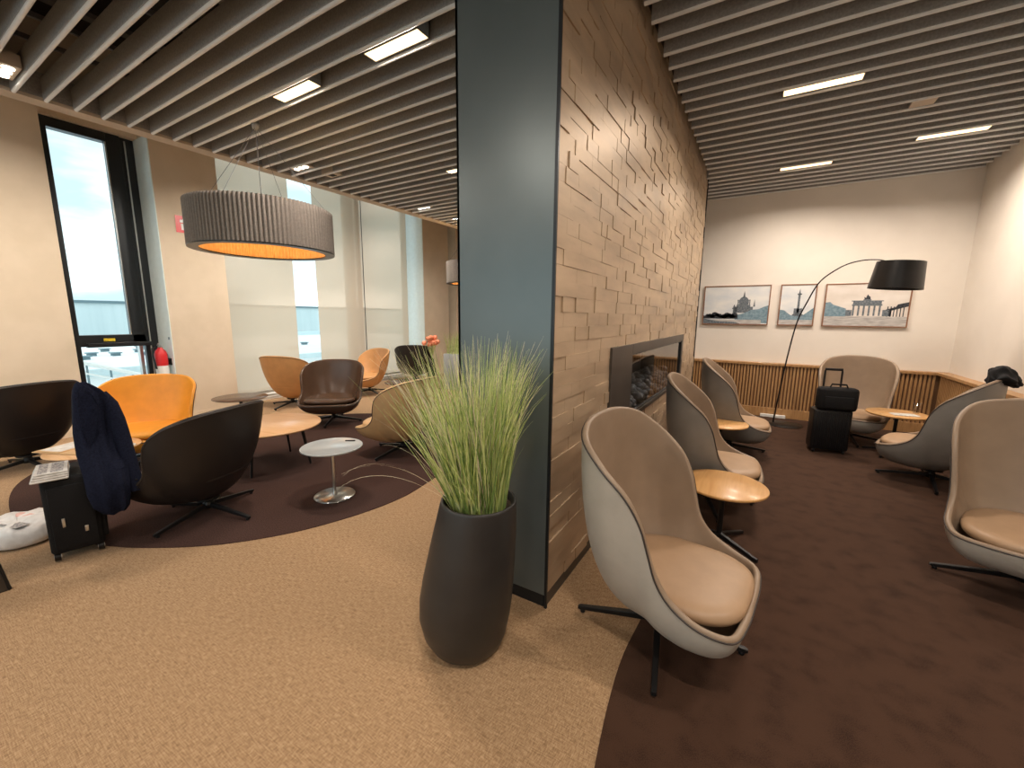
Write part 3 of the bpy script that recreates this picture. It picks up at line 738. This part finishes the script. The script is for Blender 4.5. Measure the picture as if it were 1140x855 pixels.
# far planting behind the grass
pf = thing('planter', 'distant yellow-green grass plant with white box behind the pot grass tips', 'plant', (-5.45, 7.0, 0))
f = MB(); f.rbox(-.45, .45, -.15, .15, 0, .78, .02); f.build('planter_box', 'white_top', pf)
g = MB()
for i in range(260):
    blade(g, ((rg.random()-.5)*.8, (rg.random()-.5)*.22, .76), rg.random()*2*PI, rg.random()*.3, .35+rg.random()*.2, .010, .1)
g.build('leaves', 'grass', pf)
fv = thing('flower_bunch', 'bunch of orange flowers by the distant black armchairs', 'flowers', (-6.0, 6.6, 0))
f = MB(); f.lathe([(.001,0),(.08,0),(.10,.3),(.05,.62),(.05,.70)], 20); f.build('vase', 'black_plastic', fv)
f = MB()
for i in range(26):
    a = rg.random()*2*PI; r = rg.random()*.16; f.ball((r*math.cos(a), r*math.sin(a), .98+rg.random()*.16), .035+rg.random()*.02, 5)
f.build('blossoms', 'flower', fv)
g = MB()
for i in range(30):
    a = rg.random()*2*PI; g.tube([(0,0,.7), (.1*math.cos(a), .1*math.sin(a), 1.0)], .004, 4)
g.build('stems', 'grass', fv)

# ------------------------------------------------------------------ arc lamp
al = thing('arc_lamp', 'tall black arc floor lamp with drum shade before the picture wall', 'floor lamp', (.42, 7.36, .0065))
f = MB(); f.lathe([(.001,.014),(.225,.012),(.230,.008),(.230,0),(.001,0)], 48); f.build('base_plate', 'lamp_black', al)
pth = [(.276,7.419,.012),(.313,7.382,.521),(.357,7.338,1.036),(.417,7.279,1.533),(.504,7.192,1.831),(.613,7.084,2.103),(.799,6.899,2.267),(.955,6.744,2.317),(1.10,6.60,2.305),(1.20,6.50,2.26)]
pts = smooth_pts([(x-.42, y-7.36, z) for x, y, z in pth], 6)
f = MB(); f.tube(pts, [.011-.005*i/len(pts) for i in range(len(pts))], 8); f.build('arc_pole', 'lamp_black', al)
T = Matrix.Translation((1.27-.42, 6.43-7.36, 2.10)) @ Matrix.Rotation(D(4), 4, 'Y')
f = MB(); f.lathe([(.245,-.150),(.215,.150)], 48, T=T); f.lathe([(.238,-.150),(.208,.150)], 48, T=T); f.lathe([(.245,-.150),(.238,-.150)], 48, T=T); f.lathe([(.215,.150),(.02,.152)], 48, T=T)
f.build('lamp_shade', 'lamp_black', al)
f = MB(); f.ball((.85, -.93, 2.10), .045, 8); f.tube([(.85,-.93,2.12),(.85,-.93,2.25)], .012, 8); f.build('bulb', 'white', al)
f = MB(); f.box(.10, .45, YB-.20, YB-.13, .012, .05); tag(f.build('floor_socket', 'white'), 'small white socket strip on the floor behind the arc lamp base', 'socket')

# ------------------------------------------------------------------ pictures
def picture(x0, x1, z0, z1, label):
    t = thing('framed_picture', label, 'picture', ((x0+x1)/2, YB-.03, z0), 0, 'black and white prints on the end wall')
    w = (x1-x0)/2; h = z1-z0; b_ = .016
    f = MB(); f.box(-w, w, -.008, .028, 0, b_); f.box(-w, w, -.008, .028, h-b_, h); f.box(-w, -w+b_, -.008, .028, b_, h-b_); f.box(w-b_, w, -.008, .028, b_, h-b_); f.build('frame', 'frame_wood', t)
    return t, w, h
def layer(t, name, polys, mat, k):
    f = MB()
    for p in polys: f.prism(p, -.0006*k-.0004, -.0006*k)
    return f.build(name, mat, t)
def rect(x0, x1, z0, z1): return [(x0,z0),(x1,z0),(x1,z1),(x0,z1)]
t, w, h = picture(-.92, .065, 1.497, 2.145, 'landscape print of a domed cathedral by water, leftmost of three pictures')
layer(t, 'print', [rect(-w+.016, w-.016, .016, h-.016)], 'pic_sky', 0)
dome = [(.02,.20),(.02,.33),(.05,.33),(.05,.37)]+[(.12-.075*math.cos(a), .37+.095*math.sin(a)) for a in np.linspace(0, PI, 12)]+[(.19,.33),(.22,.33),(.22,.20)]
layer(t, 'dome', [dome, [(.105,.46),(.135,.46),(.12,.56)], rect(-.03,.0,.16,.26), rect(.025,.05,.40,.415), rect(.19,.215,.40,.415), [(.26,.30),(.29,.30),(.275,.42)], [(-.045,.26),(.015,.26),(-.015,.34)], rect(.113,.127,.46,.52), rect(.03,.045,.33,.40), rect(.20,.215,.33,.40), rect(-.01,.03,.18,.30), rect(.22,.26,.18,.30)], 'pic_mid', 1)
layer(t, 'trees_right', [[(.0,.08),(.05,.17),(.15,.20),(.24,.25),(.34,.26),(.42,.30),(w-.016,.32),(w-.016,.03),(.2,.05)]], 'pic_blue', 2)
def blobs(x0, x1, zf, n, r, seed):
    q = random.Random(seed); L = []
    for i in range(n):
        cx = x0+(x1-x0)*(i+.5)/n; cz = zf(cx)+q.uniform(-.02,.02); rr = r*q.uniform(.7,1.2)
        L.append([(cx+rr*math.cos(a), max(.02, cz+rr*.8*math.sin(a))) for a in np.linspace(0, 2*PI, 9)[:-1]])
    return L
layer(t, 'trees_left', blobs(-w+.06, .02, lambda x: .15+.06*max(0, -x-.2), 12, .045, 4)+[rect(-w+.016, .05, .10, .15)], 'pic_dark', 3)
layer(t, 'water', [rect(-w+.016, w-.10, .016, .085)], 'pic_ground', 4)
layer(t, 'bank', [[(-w+.016,.016),(-w+.016,.10),(-.25,.06),(.0,.05),(.1,.016)]], 'pic_mid', 5)
t, w, h = picture(.195, .668, 1.499, 2.143, 'small print of a tall monument column, middle one of three pictures')
layer(t, 'print', [rect(-w+.016, w-.016, .016, h-.016)], 'pic_sky', 0)
layer(t, 'column', [rect(.005,.035,.2,.50), rect(-.01,.05,.48,.50), [(.008,.5),(.032,.5),(.02,.58)], rect(-.035,.075,.17,.27), rect(-.05,.09,.14,.18)], 'pic_mid', 1)
layer(t, 'trees', [[(-w+.016,.03),(-w+.016,.25),(-.16,.24),(-.08,.17),(-.02,.15),(.06,.14),(.12,.19),(w-.016,.28),(w-.016,.03)]], 'pic_blue', 2)
layer(t, 'ground', [rect(-w+.016, w-.016, .016, .09)], 'pic_ground', 3)
t, w, h = picture(.775, 1.76, 1.495, 2.135, 'large landscape print of a columned city gate, right of the lamp pole')
layer(t, 'print', [rect(-w+.016, w-.016, .016, h-.016)], 'pic_sky_warm', 0)
cols = [rect(-.145+.060*i, -.145+.060*i+.022, .165, .315) for i in range(6)]+[rect(-.22,-.15,.16,.25), rect(.20,.27,.16,.25)]
layer(t, 'gate', cols+[rect(-.155,.19,.31,.335), rect(-.145,.18,.335,.375), rect(-.165,.20,.375,.388), rect(-.03,.06,.388,.405)], 'pic_mid', 2)
layer(t, 'quadriga', [[(-.02,.405),(-.025,.44),(-.005,.425),(.005,.46),(.015,.475),(.025,.455),(.045,.44),(.05,.405)]], 'pic_dark', 2)
layer(t, 'wings', [[(-w+.016,.15),(-w+.016,.36),(-.42,.37),(-.38,.33),(-.22,.27),(-.22,.15)]], 'pic_blue', 1)
layer(t, 'colonnade', [[(.27,.24),(.27,.16),(.30,.16),(.30,.25)], [(.235,.255),(.34,.29),(.36,.33),(w-.016,.36),(w-.016,.30),(.235,.22)]]+[rect(.25+.035*i, .262+.035*i, .15, .30) for i in range(6)], 'pic_dark', 1)
layer(t, 'square', [rect(-w+.016, w-.016, .016, .155)], 'pic_ground', 3)

# ------------------------------------------------------------------ luggage on the right
lg = thing('trolley_suitcase', 'black ribbed hard-shell trolley suitcase in front of the tall chair under the arc lamp', 'suitcase', (.80, 6.14, .0065), D(8))
f = MB(); f.rbox(-.19, .19, -.11, .11, .045, .53, .03, 5)
for k in range(9): f.rbox(-.165+.0385*k, -.165+.0385*k+.02, -.118, .118, .08, .50, .004, 2)
f.build('case', 'black_plastic', lg)
for sx in (-1, 1):
    for sy in (-1, 1):
        f = MB(); f.tube([(sx*.15-.012, sy*.08, .024), (sx*.15+.012, sy*.08, .024)], .024, 14); f.build('wheel', 'black_plastic', lg)
f = MB(); f.tube([(-.085,.085,.50),(-.085,.085,.98),(-.075,.085,1.0),(.075,.085,1.0),(.085,.085,.98),(.085,.085,.50)], .011, 8); f.rbox(-.09,.09,.072,.098,.985,1.015,.012,3); f.build('pull_handle', 'black_metal', lg)
bg = thing('travel_bag', 'soft black bag resting on top of the trolley suitcase', 'bag', (.84, 6.10, .538), D(8))
f = MB(); f.rbox(-.21, .19, -.10, .08, 0, .27, .07, 6); o = f.build('body', 'black_fabric', bg)
f = MB(); f.tube([(-.10,-.04,.26),(-.08,-.04,.31),(.06,-.04,.31),(.08,-.04,.26)], .010, 8); f.build('strap', 'black_fabric', bg)
f = MB(); f.rbox(-.15, .13, -.118, -.09, .03, .17, .012, 3); f.build('pocket', 'black_fabric', bg)
# glass + magazine on corner table
f = MB(); f.lathe([(.001,.004),(.026,.004),(.034,.13),(.037,.13),(.029,0),(.001,0)], 24); o = f.build('drinking_glass', 'tumbler'); o.location = (1.64, 6.50, .517); tag(o, 'clear drinking glass on the corner oak table', 'glass')
f = MB(); f.rbox(-.12, .12, -.07, .07, 0, .008, .01, 3); o = f.build('napkin', 'paper'); o.location = (1.50, 6.32, .517); o.rotation_euler = (0,0,.2); tag(o, 'pale folded paper lying on the corner oak table', 'paper')
# black jacket thrown over the back of chair c5
f = MB(); c5m = Matrix.Translation((1.57, 5.50, .0065)) @ Matrix.Rotation(D(156), 4, 'Z')
loops = []
nL = 40
for i in range(nL):
    u = i/(nL-1)*2-1; yy = -.04+u*.26
    cx = -.345+.55*max(0, abs(yy)-.05)**1.7; cz = 1.10-.9*abs(yy)**2.1
    rr = .080*(1-abs(u)**5)**.5+.006
    row_ = []
    for k in range(40):
        a_ = 2*PI*k/40
        fo = 1+.15*math.sin(3*a_+u*6)+.09*math.sin(5*a_-u*11)+.06*math.sin(u*17+2*a_)
        row_.append(tuple(c5m @ Vector((cx+rr*1.05*fo*math.cos(a_), yy+.015*math.sin(3*a_+u*7), cz+.030+rr*.80*fo*math.sin(a_)-(.10*max(0, -math.cos(a_))*(1-abs(u))+.05*max(0, math.cos(a_))*(math.sin(a_) < .2))))))
    loops.append(row_)
f.loft(loops, cap=True, capsmooth=True); jo = f.build('draped_jacket', 'black_fabric')
tag(jo, 'crumpled black jacket over the back of the chair by the right wall', 'jacket')

# ------------------------------------------------------------------ left luggage group
ls = thing('cabin_suitcase', 'black fabric cabin suitcase with raised handle under the navy jacket', 'suitcase', (-3.89, .70, 0.0065), D(-13))
f = MB(); f.rbox(-.19, .19, -.125, .125, .05, .55, .035, 5); f.build('case', 'black_fabric', ls)
f = MB(); f.rbox(-.165, .165, .12, .145, .09, .42, .012, 3); f.rbox(.185, .20, -.10, .10, .08, .50, .006, 3); f.build('front_pocket', 'black_fabric', ls)
for sx in (-1, 1):
    for sy in (-1, 1):
        wh = MB(); wh.tube([(sx*.155, sy*.10-.014, .027), (sx*.155, sy*.10+.014, .027)], .027, 14); wo = wh.build('wheel', 'black_plastic', ls)
        wh = MB(); wh.tube([(sx*.155, sy*.10-.017, .027), (sx*.155, sy*.10+.017, .027)], .012, 10); wh.build('wheel_hub', 'chrome', wo)
f = MB(); f.tube([(.03,.09,.54),(.03,.09,1.02),(.03,.14,1.02),(.03,.14,.54)], .008, 8); f.build('pull_handle', 'black_metal', ls)
f = MB(); f.rbox(.20, .206, -.055, -.040, .23, .29, .003, 2); f.build('zip_pull', 'chrome', ls)
f = MB(); f.rbox(.20, .206, .040, .058, .17, .21, .003, 2); f.build('badge', 'chrome', ls)
# navy jacket hanging from the handle
jk = thing('hanging_jacket', 'navy suit jacket hanging over the handle of the black cabin suitcase', 'jacket', (-3.84, .80, 0))
def jacket_loops():
    L = []
    # z, left edge, right edge, centre depth, half depth
    prof = [(1.135,.00,.03,0,.012),(1.12,-.015,.055,0,.028),(1.08,-.03,.10,.0,.040),(1.03,-.04,.135,.005,.046),(.92,-.052,.150,.01,.048),(.80,-.062,.150,.02,.048),(.66,-.072,.145,.07,.046),(.54,-.080,.140,.17,.042),(.42,-.085,.130,.21,.040),(.34,-.070,.122,.22,.036),(.29,-.035,.110,.222,.028),(.265,.01,.085,.222,.016)]
    for z, a0, a1, cx, b_ in prof:
        row = []; cy = (a0+a1)/2; a = (a1-a0)/2
        for k in range(72):
            t_ = 2*PI*k/72
            c, s_ = math.cos(t_), math.sin(t_); e = 2/2.8
            yy = cy+a*np.sign(s_)*abs(s_)**e
            fo = .010*math.sin(yy*75+z*5)+.006*math.sin(yy*130-z*9)
            row.append((cx+b_*np.sign(c)*abs(c)**e+fo*min(1, b_/.04), yy, z+.008*math.sin(2*t_)))
        L.append(row)
    return L
f = MB(); f.loft(jacket_loops(), cap=True, capsmooth=True); o = f.build('body', 'navy', jk)
f = MB(); f.tube([(.0,.105,1.05),(.02,.135,.97),(.045,.150,.86),(.075,.158,.74),(.12,.162,.60),(.175,.163,.47),(.20,.163,.37)], [.030,.044,.048,.047,.045,.042,.040], 18); o = f.build('sleeve', 'navy', jk)
for k in range(3):
    f = MB(); f.lathe([(.001,.004),(.006,.003),(.007,0),(.001,0)], 10, T=Matrix.Translation((.238-.006*k,.160,.40+.028*k)) @ Matrix.Rotation(PI/2, 4, 'Y')); f.build('cuff_button', 'black_plastic', o)
def flap(name, pts, xo, th=.006):
    n = len(pts); f = MB()
    vs = [(x+xo, y, z) for x, y, z in pts]+[(x+xo+th, y, z) for x, y, z in pts]
    f.add(vs, [tuple(reversed(range(n))), tuple(range(n, 2*n))]+[(i, (i+1) % n, n+(i+1) % n, n+i) for i in range(n)]); return f.build(name, 'navy', jk, .002)
flap('lapel', [(.035,.012,1.115),(.048,.045,1.06),(.058,.062,.97),(.066,.030,.955),(.066,.055,.93),(.072,.030,.80),(.078,-.010,.70),(.066,-.030,.84),(.056,-.034,.97),(.045,-.022,1.07)], .010)
flap('collar', [(.020,.030,1.125),(.040,.062,1.075),(.052,.078,1.01),(.055,.064,.975),(.048,.044,1.05),(.030,.015,1.115)], .014)
flap('pocket_flap', [(.125,.045,.600),(.125,.118,.605),(.155,.118,.555),(.158,.045,.550)], .045)

# newspapers on the suitcase top
npz = thing('newspaper_stack', 'folded newspapers lying on top of the black cabin suitcase', 'newspaper', (-3.86, .66, .5565), D(-13))
f = MB()
for k in range(4): f.rbox(-.12+.008*k, .18-.006*k, -.125+.006*k, .04, .013*k, .013*k+.012, .01, 3)
f.build('papers', 'paper', npz)
f = MB(); f.box(-.08,.15,-.09,-.05,.0515,.0525); f.box(-.08,.15,-.035,.02,.0515,.0525); f.build('print_block', 'print_grey', npz)
# newspaper on table
nw = thing('newspaper', 'open newspaper spread on the round table beside the jacket', 'newspaper', (-4.93, .98, .4385), D(25))
f = MB(); f.rbox(-.26, .20, -.16, .17, 0, .006, .01, 3); f.rbox(-.24, .0, -.15, .16, .006, .012, .01, 3); f.build('sheets', 'sand', nw)
f = MB(); f.rbox(-.22, -.02, -.13, .14, .012, .013, .005, 2); f.build('printed_page', 'paper', nw)
cp = thing('coffee_cup', 'small white cup on the round table behind the black armchair', 'cup', (-4.68, 1.20, .438))
f = MB(); f.lathe([(.001,0),(.07,.004),(.075,.012),(.001,.008)], 24); f.build('saucer', 'white', cp)
f = MB(); f.lathe([(.02,.010),(.032,.03),(.038,.065),(.035,.065),(.028,.03),(.001,.018)], 24); f.build('bowl', 'white', cp)
# plastic bag on the floor
f = MB(); loops = []; ctrl = smooth_pts([(-.20,-.14),(-.22,.02),(-.12,.17),(.08,.19),(.21,.10),(.22,-.06),(.08,-.17)], 5, True)
for sc, z in ((.82,0),(.97,.02),(1,.05),(.97,.10),(.90,.140),(.6,.150),(.05,.152)):
    loops.append([(x*sc, y*sc, z+.010*math.sin(x*30+y*20)*(z > .03)) for x, y in ctrl])
pbg = thing('plastic_bag', 'white printed plastic bag lying on the floor beside the cabin suitcase', 'bag', (-4.36, .50, .007), D(20))
f.loft(loops, cap=True); o = f.build('sack', 'plastic_bag', pbg)
f = MB(); f.box(.06,.16,-.10,-.03,.0,.001); f.box(-.12,.04,-.09,-.075,0,.001); o = f.build('printed_patch', 'print_grey', pbg); o.location = (.02,-.0,.1525)
f = MB(); f.box(-.12,.02,.02,.08,.0,.001); o = f.build('pink_print', 'paper_pink', pbg); o.location = (.02,0,.1525)
# leaning leg of a display stand at the left edge
dsd = thing('display_stand', 'dark steel stand foot cut by the lower left edge of the photo', 'stand', (-3.62, .24, 0))
f = MB()
f.add([(-.02,-.30,0),(.02,-.30,0),(.02,.10,0),(-.02,.10,0),(-.02,-.30,.9),(.02,-.30,.9),(.02,-.02,.9),(-.02,-.02,.9)], [(0,3,2,1),(4,5,6,7),(0,1,5,4),(2,3,7,6),(1,2,6,5),(0,4,7,3)]); f.build('panel', 'fire_frame', dsd, .003)
f = MB(); f.tube([(.02,.10,.005),(.02,-.02,.9)], .008, 6); f.build('edge_strip', 'black_metal', dsd)

# ------------------------------------------------------------------ wall items
fe = thing('fire_extinguisher', 'red fire extinguisher with white label hung beside the dark window frame', 'fire extinguisher', (-7.62, 2.50, .62))
f = MB(); f.lathe([(.001,0),(.070,.0),(.078,.02),(.078,.36),(.060,.42),(.030,.45),(.028,.47),(.001,.47)], 24); f.build('cylinder', 'red', fe)
f = MB(); f.lathe([(.0785,.06),(.0785,.20)], 24); f.build('label_band', 'white', fe)
f = MB(); f.tube([(0,0,.46),(0,0,.50)], .022, 10); f.tube([(-.01,-.02,.50),(.09,-.04,.53)], .010, 6); f.tube([(-.01,-.02,.485),(.08,-.04,.48)], .008, 6); f.build('valve', 'chrome', fe)
f = MB(); f.tube([(0,-.03,.49),(.03,-.10,.46),(.06,-.11,.34),(.07,-.09,.16)], .011, 8); f.build('hose', 'black_plastic', fe)
f = MB(); f.box(-.09,.05,.095,.109,.2,.3); f.box(-.02,.02,.07,.10,.22,.28); f.build('bracket', 'black_metal', fe)
sg = thing('fire_sign', 'small red fire sign on the tan pier beside the pendant', 'sign', (-7.495, 2.93, 2.77))
f = MB(); f.box(0,.006,-.10,.10,0,.24); f.build('plate', 'red', sg)
f = MB(); f.box(.0062,.007,-.035,.035,.04,.13); 
f.add([(.0066,-.05,.15),(.0066,-.03,.14),(.0066,.0,.15),(.0066,.02,.18),(.0066,0,.21),(.0066,-.02,.18),(.0066,-.04,.19)], [tuple(range(7))]); f.build('pictogram', 'white', sg)
f = MB(); f.box(-.05,.0,-.003,0,0,.04); o = f.build('wall_sticker', 'pic_blue'); o.location = (-7.55, 2.609, 1.20); tag(o, 'small dark sticker on the pale window reveal above the extinguisher', 'sticker')

# ------------------------------------------------------------------ outside
ap = MB(); ap.box(-160, -8.6, -60, 160, -9.2, -9); tag(ap.build('apron', 'apron'), 'pale concrete apron outside the windows', 'ground'); 
bd = thing('terminal_building', 'long pale blue-grey terminal building on the horizon outside the windows', 'building', (-46, 30, -9))
f = MB(); f.box(-6, 0, -32, 60, 0, 11.3); f.build('facade', 'facade', bd)
f = MB(); f.box(-6.2, .15, -32, 60, 11.3, 11.5); f.box(-3, -.5, -20.8, -20.2, 11.5, 12.1)
for k in range(0): pass
f.build('parapet', 'facade_dark', bd)
f = MB()
for k in range(28): f.box(.02, .1, -20+2.4*k, -18.6+2.4*k, 6.0, 8.0)
f.build('windows', 'ext_blue', bd)
lo = thing('lower_roof', 'low white flat roof with small vents just outside the dark framed window', 'building', (-15, 3, -9))
f = MB(); f.box(-20, -1.5, -14, 26, 0, 8.75); f.build('roof_block', 'roof_white', lo)
f = MB(); f.box(-20.2, -19.9, -14, 26, 8.75, 9.05); f.box(-1.6, -1.4, -14, 26, 8.75, 8.95); f.build('parapet', 'ext_blue', lo)
for k, (x, y) in enumerate(((-7.5,2.0),(-8.6,3.2),(-10,4.4),(-9.2,2.6),(-11.5,3.6),(-8.0,4.1),(-12.5,5.2),(-6,9.5),(-9,12))):
    f = MB(); f.box(x-.13, x+.13, y-.13, y+.13, 8.75, 8.86); f.box(x-.18, x+.18, y-.18, y+.18, 8.86, 8.90); f.build('roof_vent', 'facade_dark', lo)
wk = thing('outdoor_walkway', 'pale sloping steel walkway rail outside the lower window pane', 'walkway', (-14, 3, 0))
f = MB(); f.tube([(0,-.4,.55),(0,1.6,-.22)], .05, 8); f.tube([(0,-.4,.30),(0,1.6,-.47)], .03, 6)
f.build('handrail', 'white', wk)
f = MB(); f.add([(-.8,-.4,-.55),(.4,-.4,-.55),(.4,1.9,-1.4),(-.8,1.9,-1.4),(-.8,-.4,-.70),(.4,-.4,-.70),(.4,1.9,-1.55),(-.8,1.9,-1.55)], [(0,1,2,3),(7,6,5,4),(0,4,5,1),(1,5,6,2),(2,6,7,3),(3,7,4,0)])
f.build('ramp', 'ext_blue', wk)
for k in range(5):
    f = MB(); f.tube([(0,-.3+.42*k,.52-.16*k),(0,-.3+.42*k,-.6-.155*k)], .022, 6); f.build('post', 'facade_dark', wk)

# ------------------------------------------------------------------ world
wd = bpy.data.worlds.new('sky'); S.world = wd; wd.use_nodes = True; nt = wd.node_tree
bgn = nt.nodes['Background']
tc = nt.nodes.new('ShaderNodeTexCoord'); mp = nt.nodes.new('ShaderNodeMapping'); mp.inputs['Scale'].default_value = (2.2, 2.2, 7)
nz = nt.nodes.new('ShaderNodeTexNoise'); nz.inputs['Scale'].default_value = 1.3; nz.inputs['Detail'].default_value = 6
nt.links.new(tc.outputs['Generated'], mp.inputs[0]); nt.links.new(mp.outputs[0], nz.inputs['Vector'])
r = nt.nodes.new('ShaderNodeValToRGB'); e = r.color_ramp.elements
e[0].position = .40; e[0].color = (.40,.47,.495,1); e[1].position = .60; e[1].color = (1,1,1,1)
nt.links.new(nz.outputs['Fac'], r.inputs[0]); nt.links.new(r.outputs[0], bgn.inputs[0]); bgn.inputs[1].default_value = 2.0

# ------------------------------------------------------------------ camera
cam = bpy.data.cameras.new('camera'); cam.lens = 36*456.23/1140; cam.sensor_width = 36; cam.clip_start = .02; cam.clip_end = 500
co = bpy.data.objects.new('camera', cam); C.objects.link(co)
cc = (570, 427.5); V1 = (-195, 344.); V2 = (850, 355.); F = 456.23
def dv(p): return Vector((p[0]-cc[0], -(p[1]-cc[1]), -F))
X = -dv(V1); X.normalize(); Y = dv(V2); Y -= X*X.dot(Y); Y.normalize(); Z = X.cross(Y)
Rm = Matrix((X, Y, Z)).to_4x4()
co.matrix_world = Matrix.Translation((0,0,1.6)) @ Rm
S.camera = co
vs = S.view_settings; vs.view_transform = 'Standard'; vs.look = 'None'; vs.gamma = 1; vs.exposure = 0.22; vs.use_curve_mapping = False
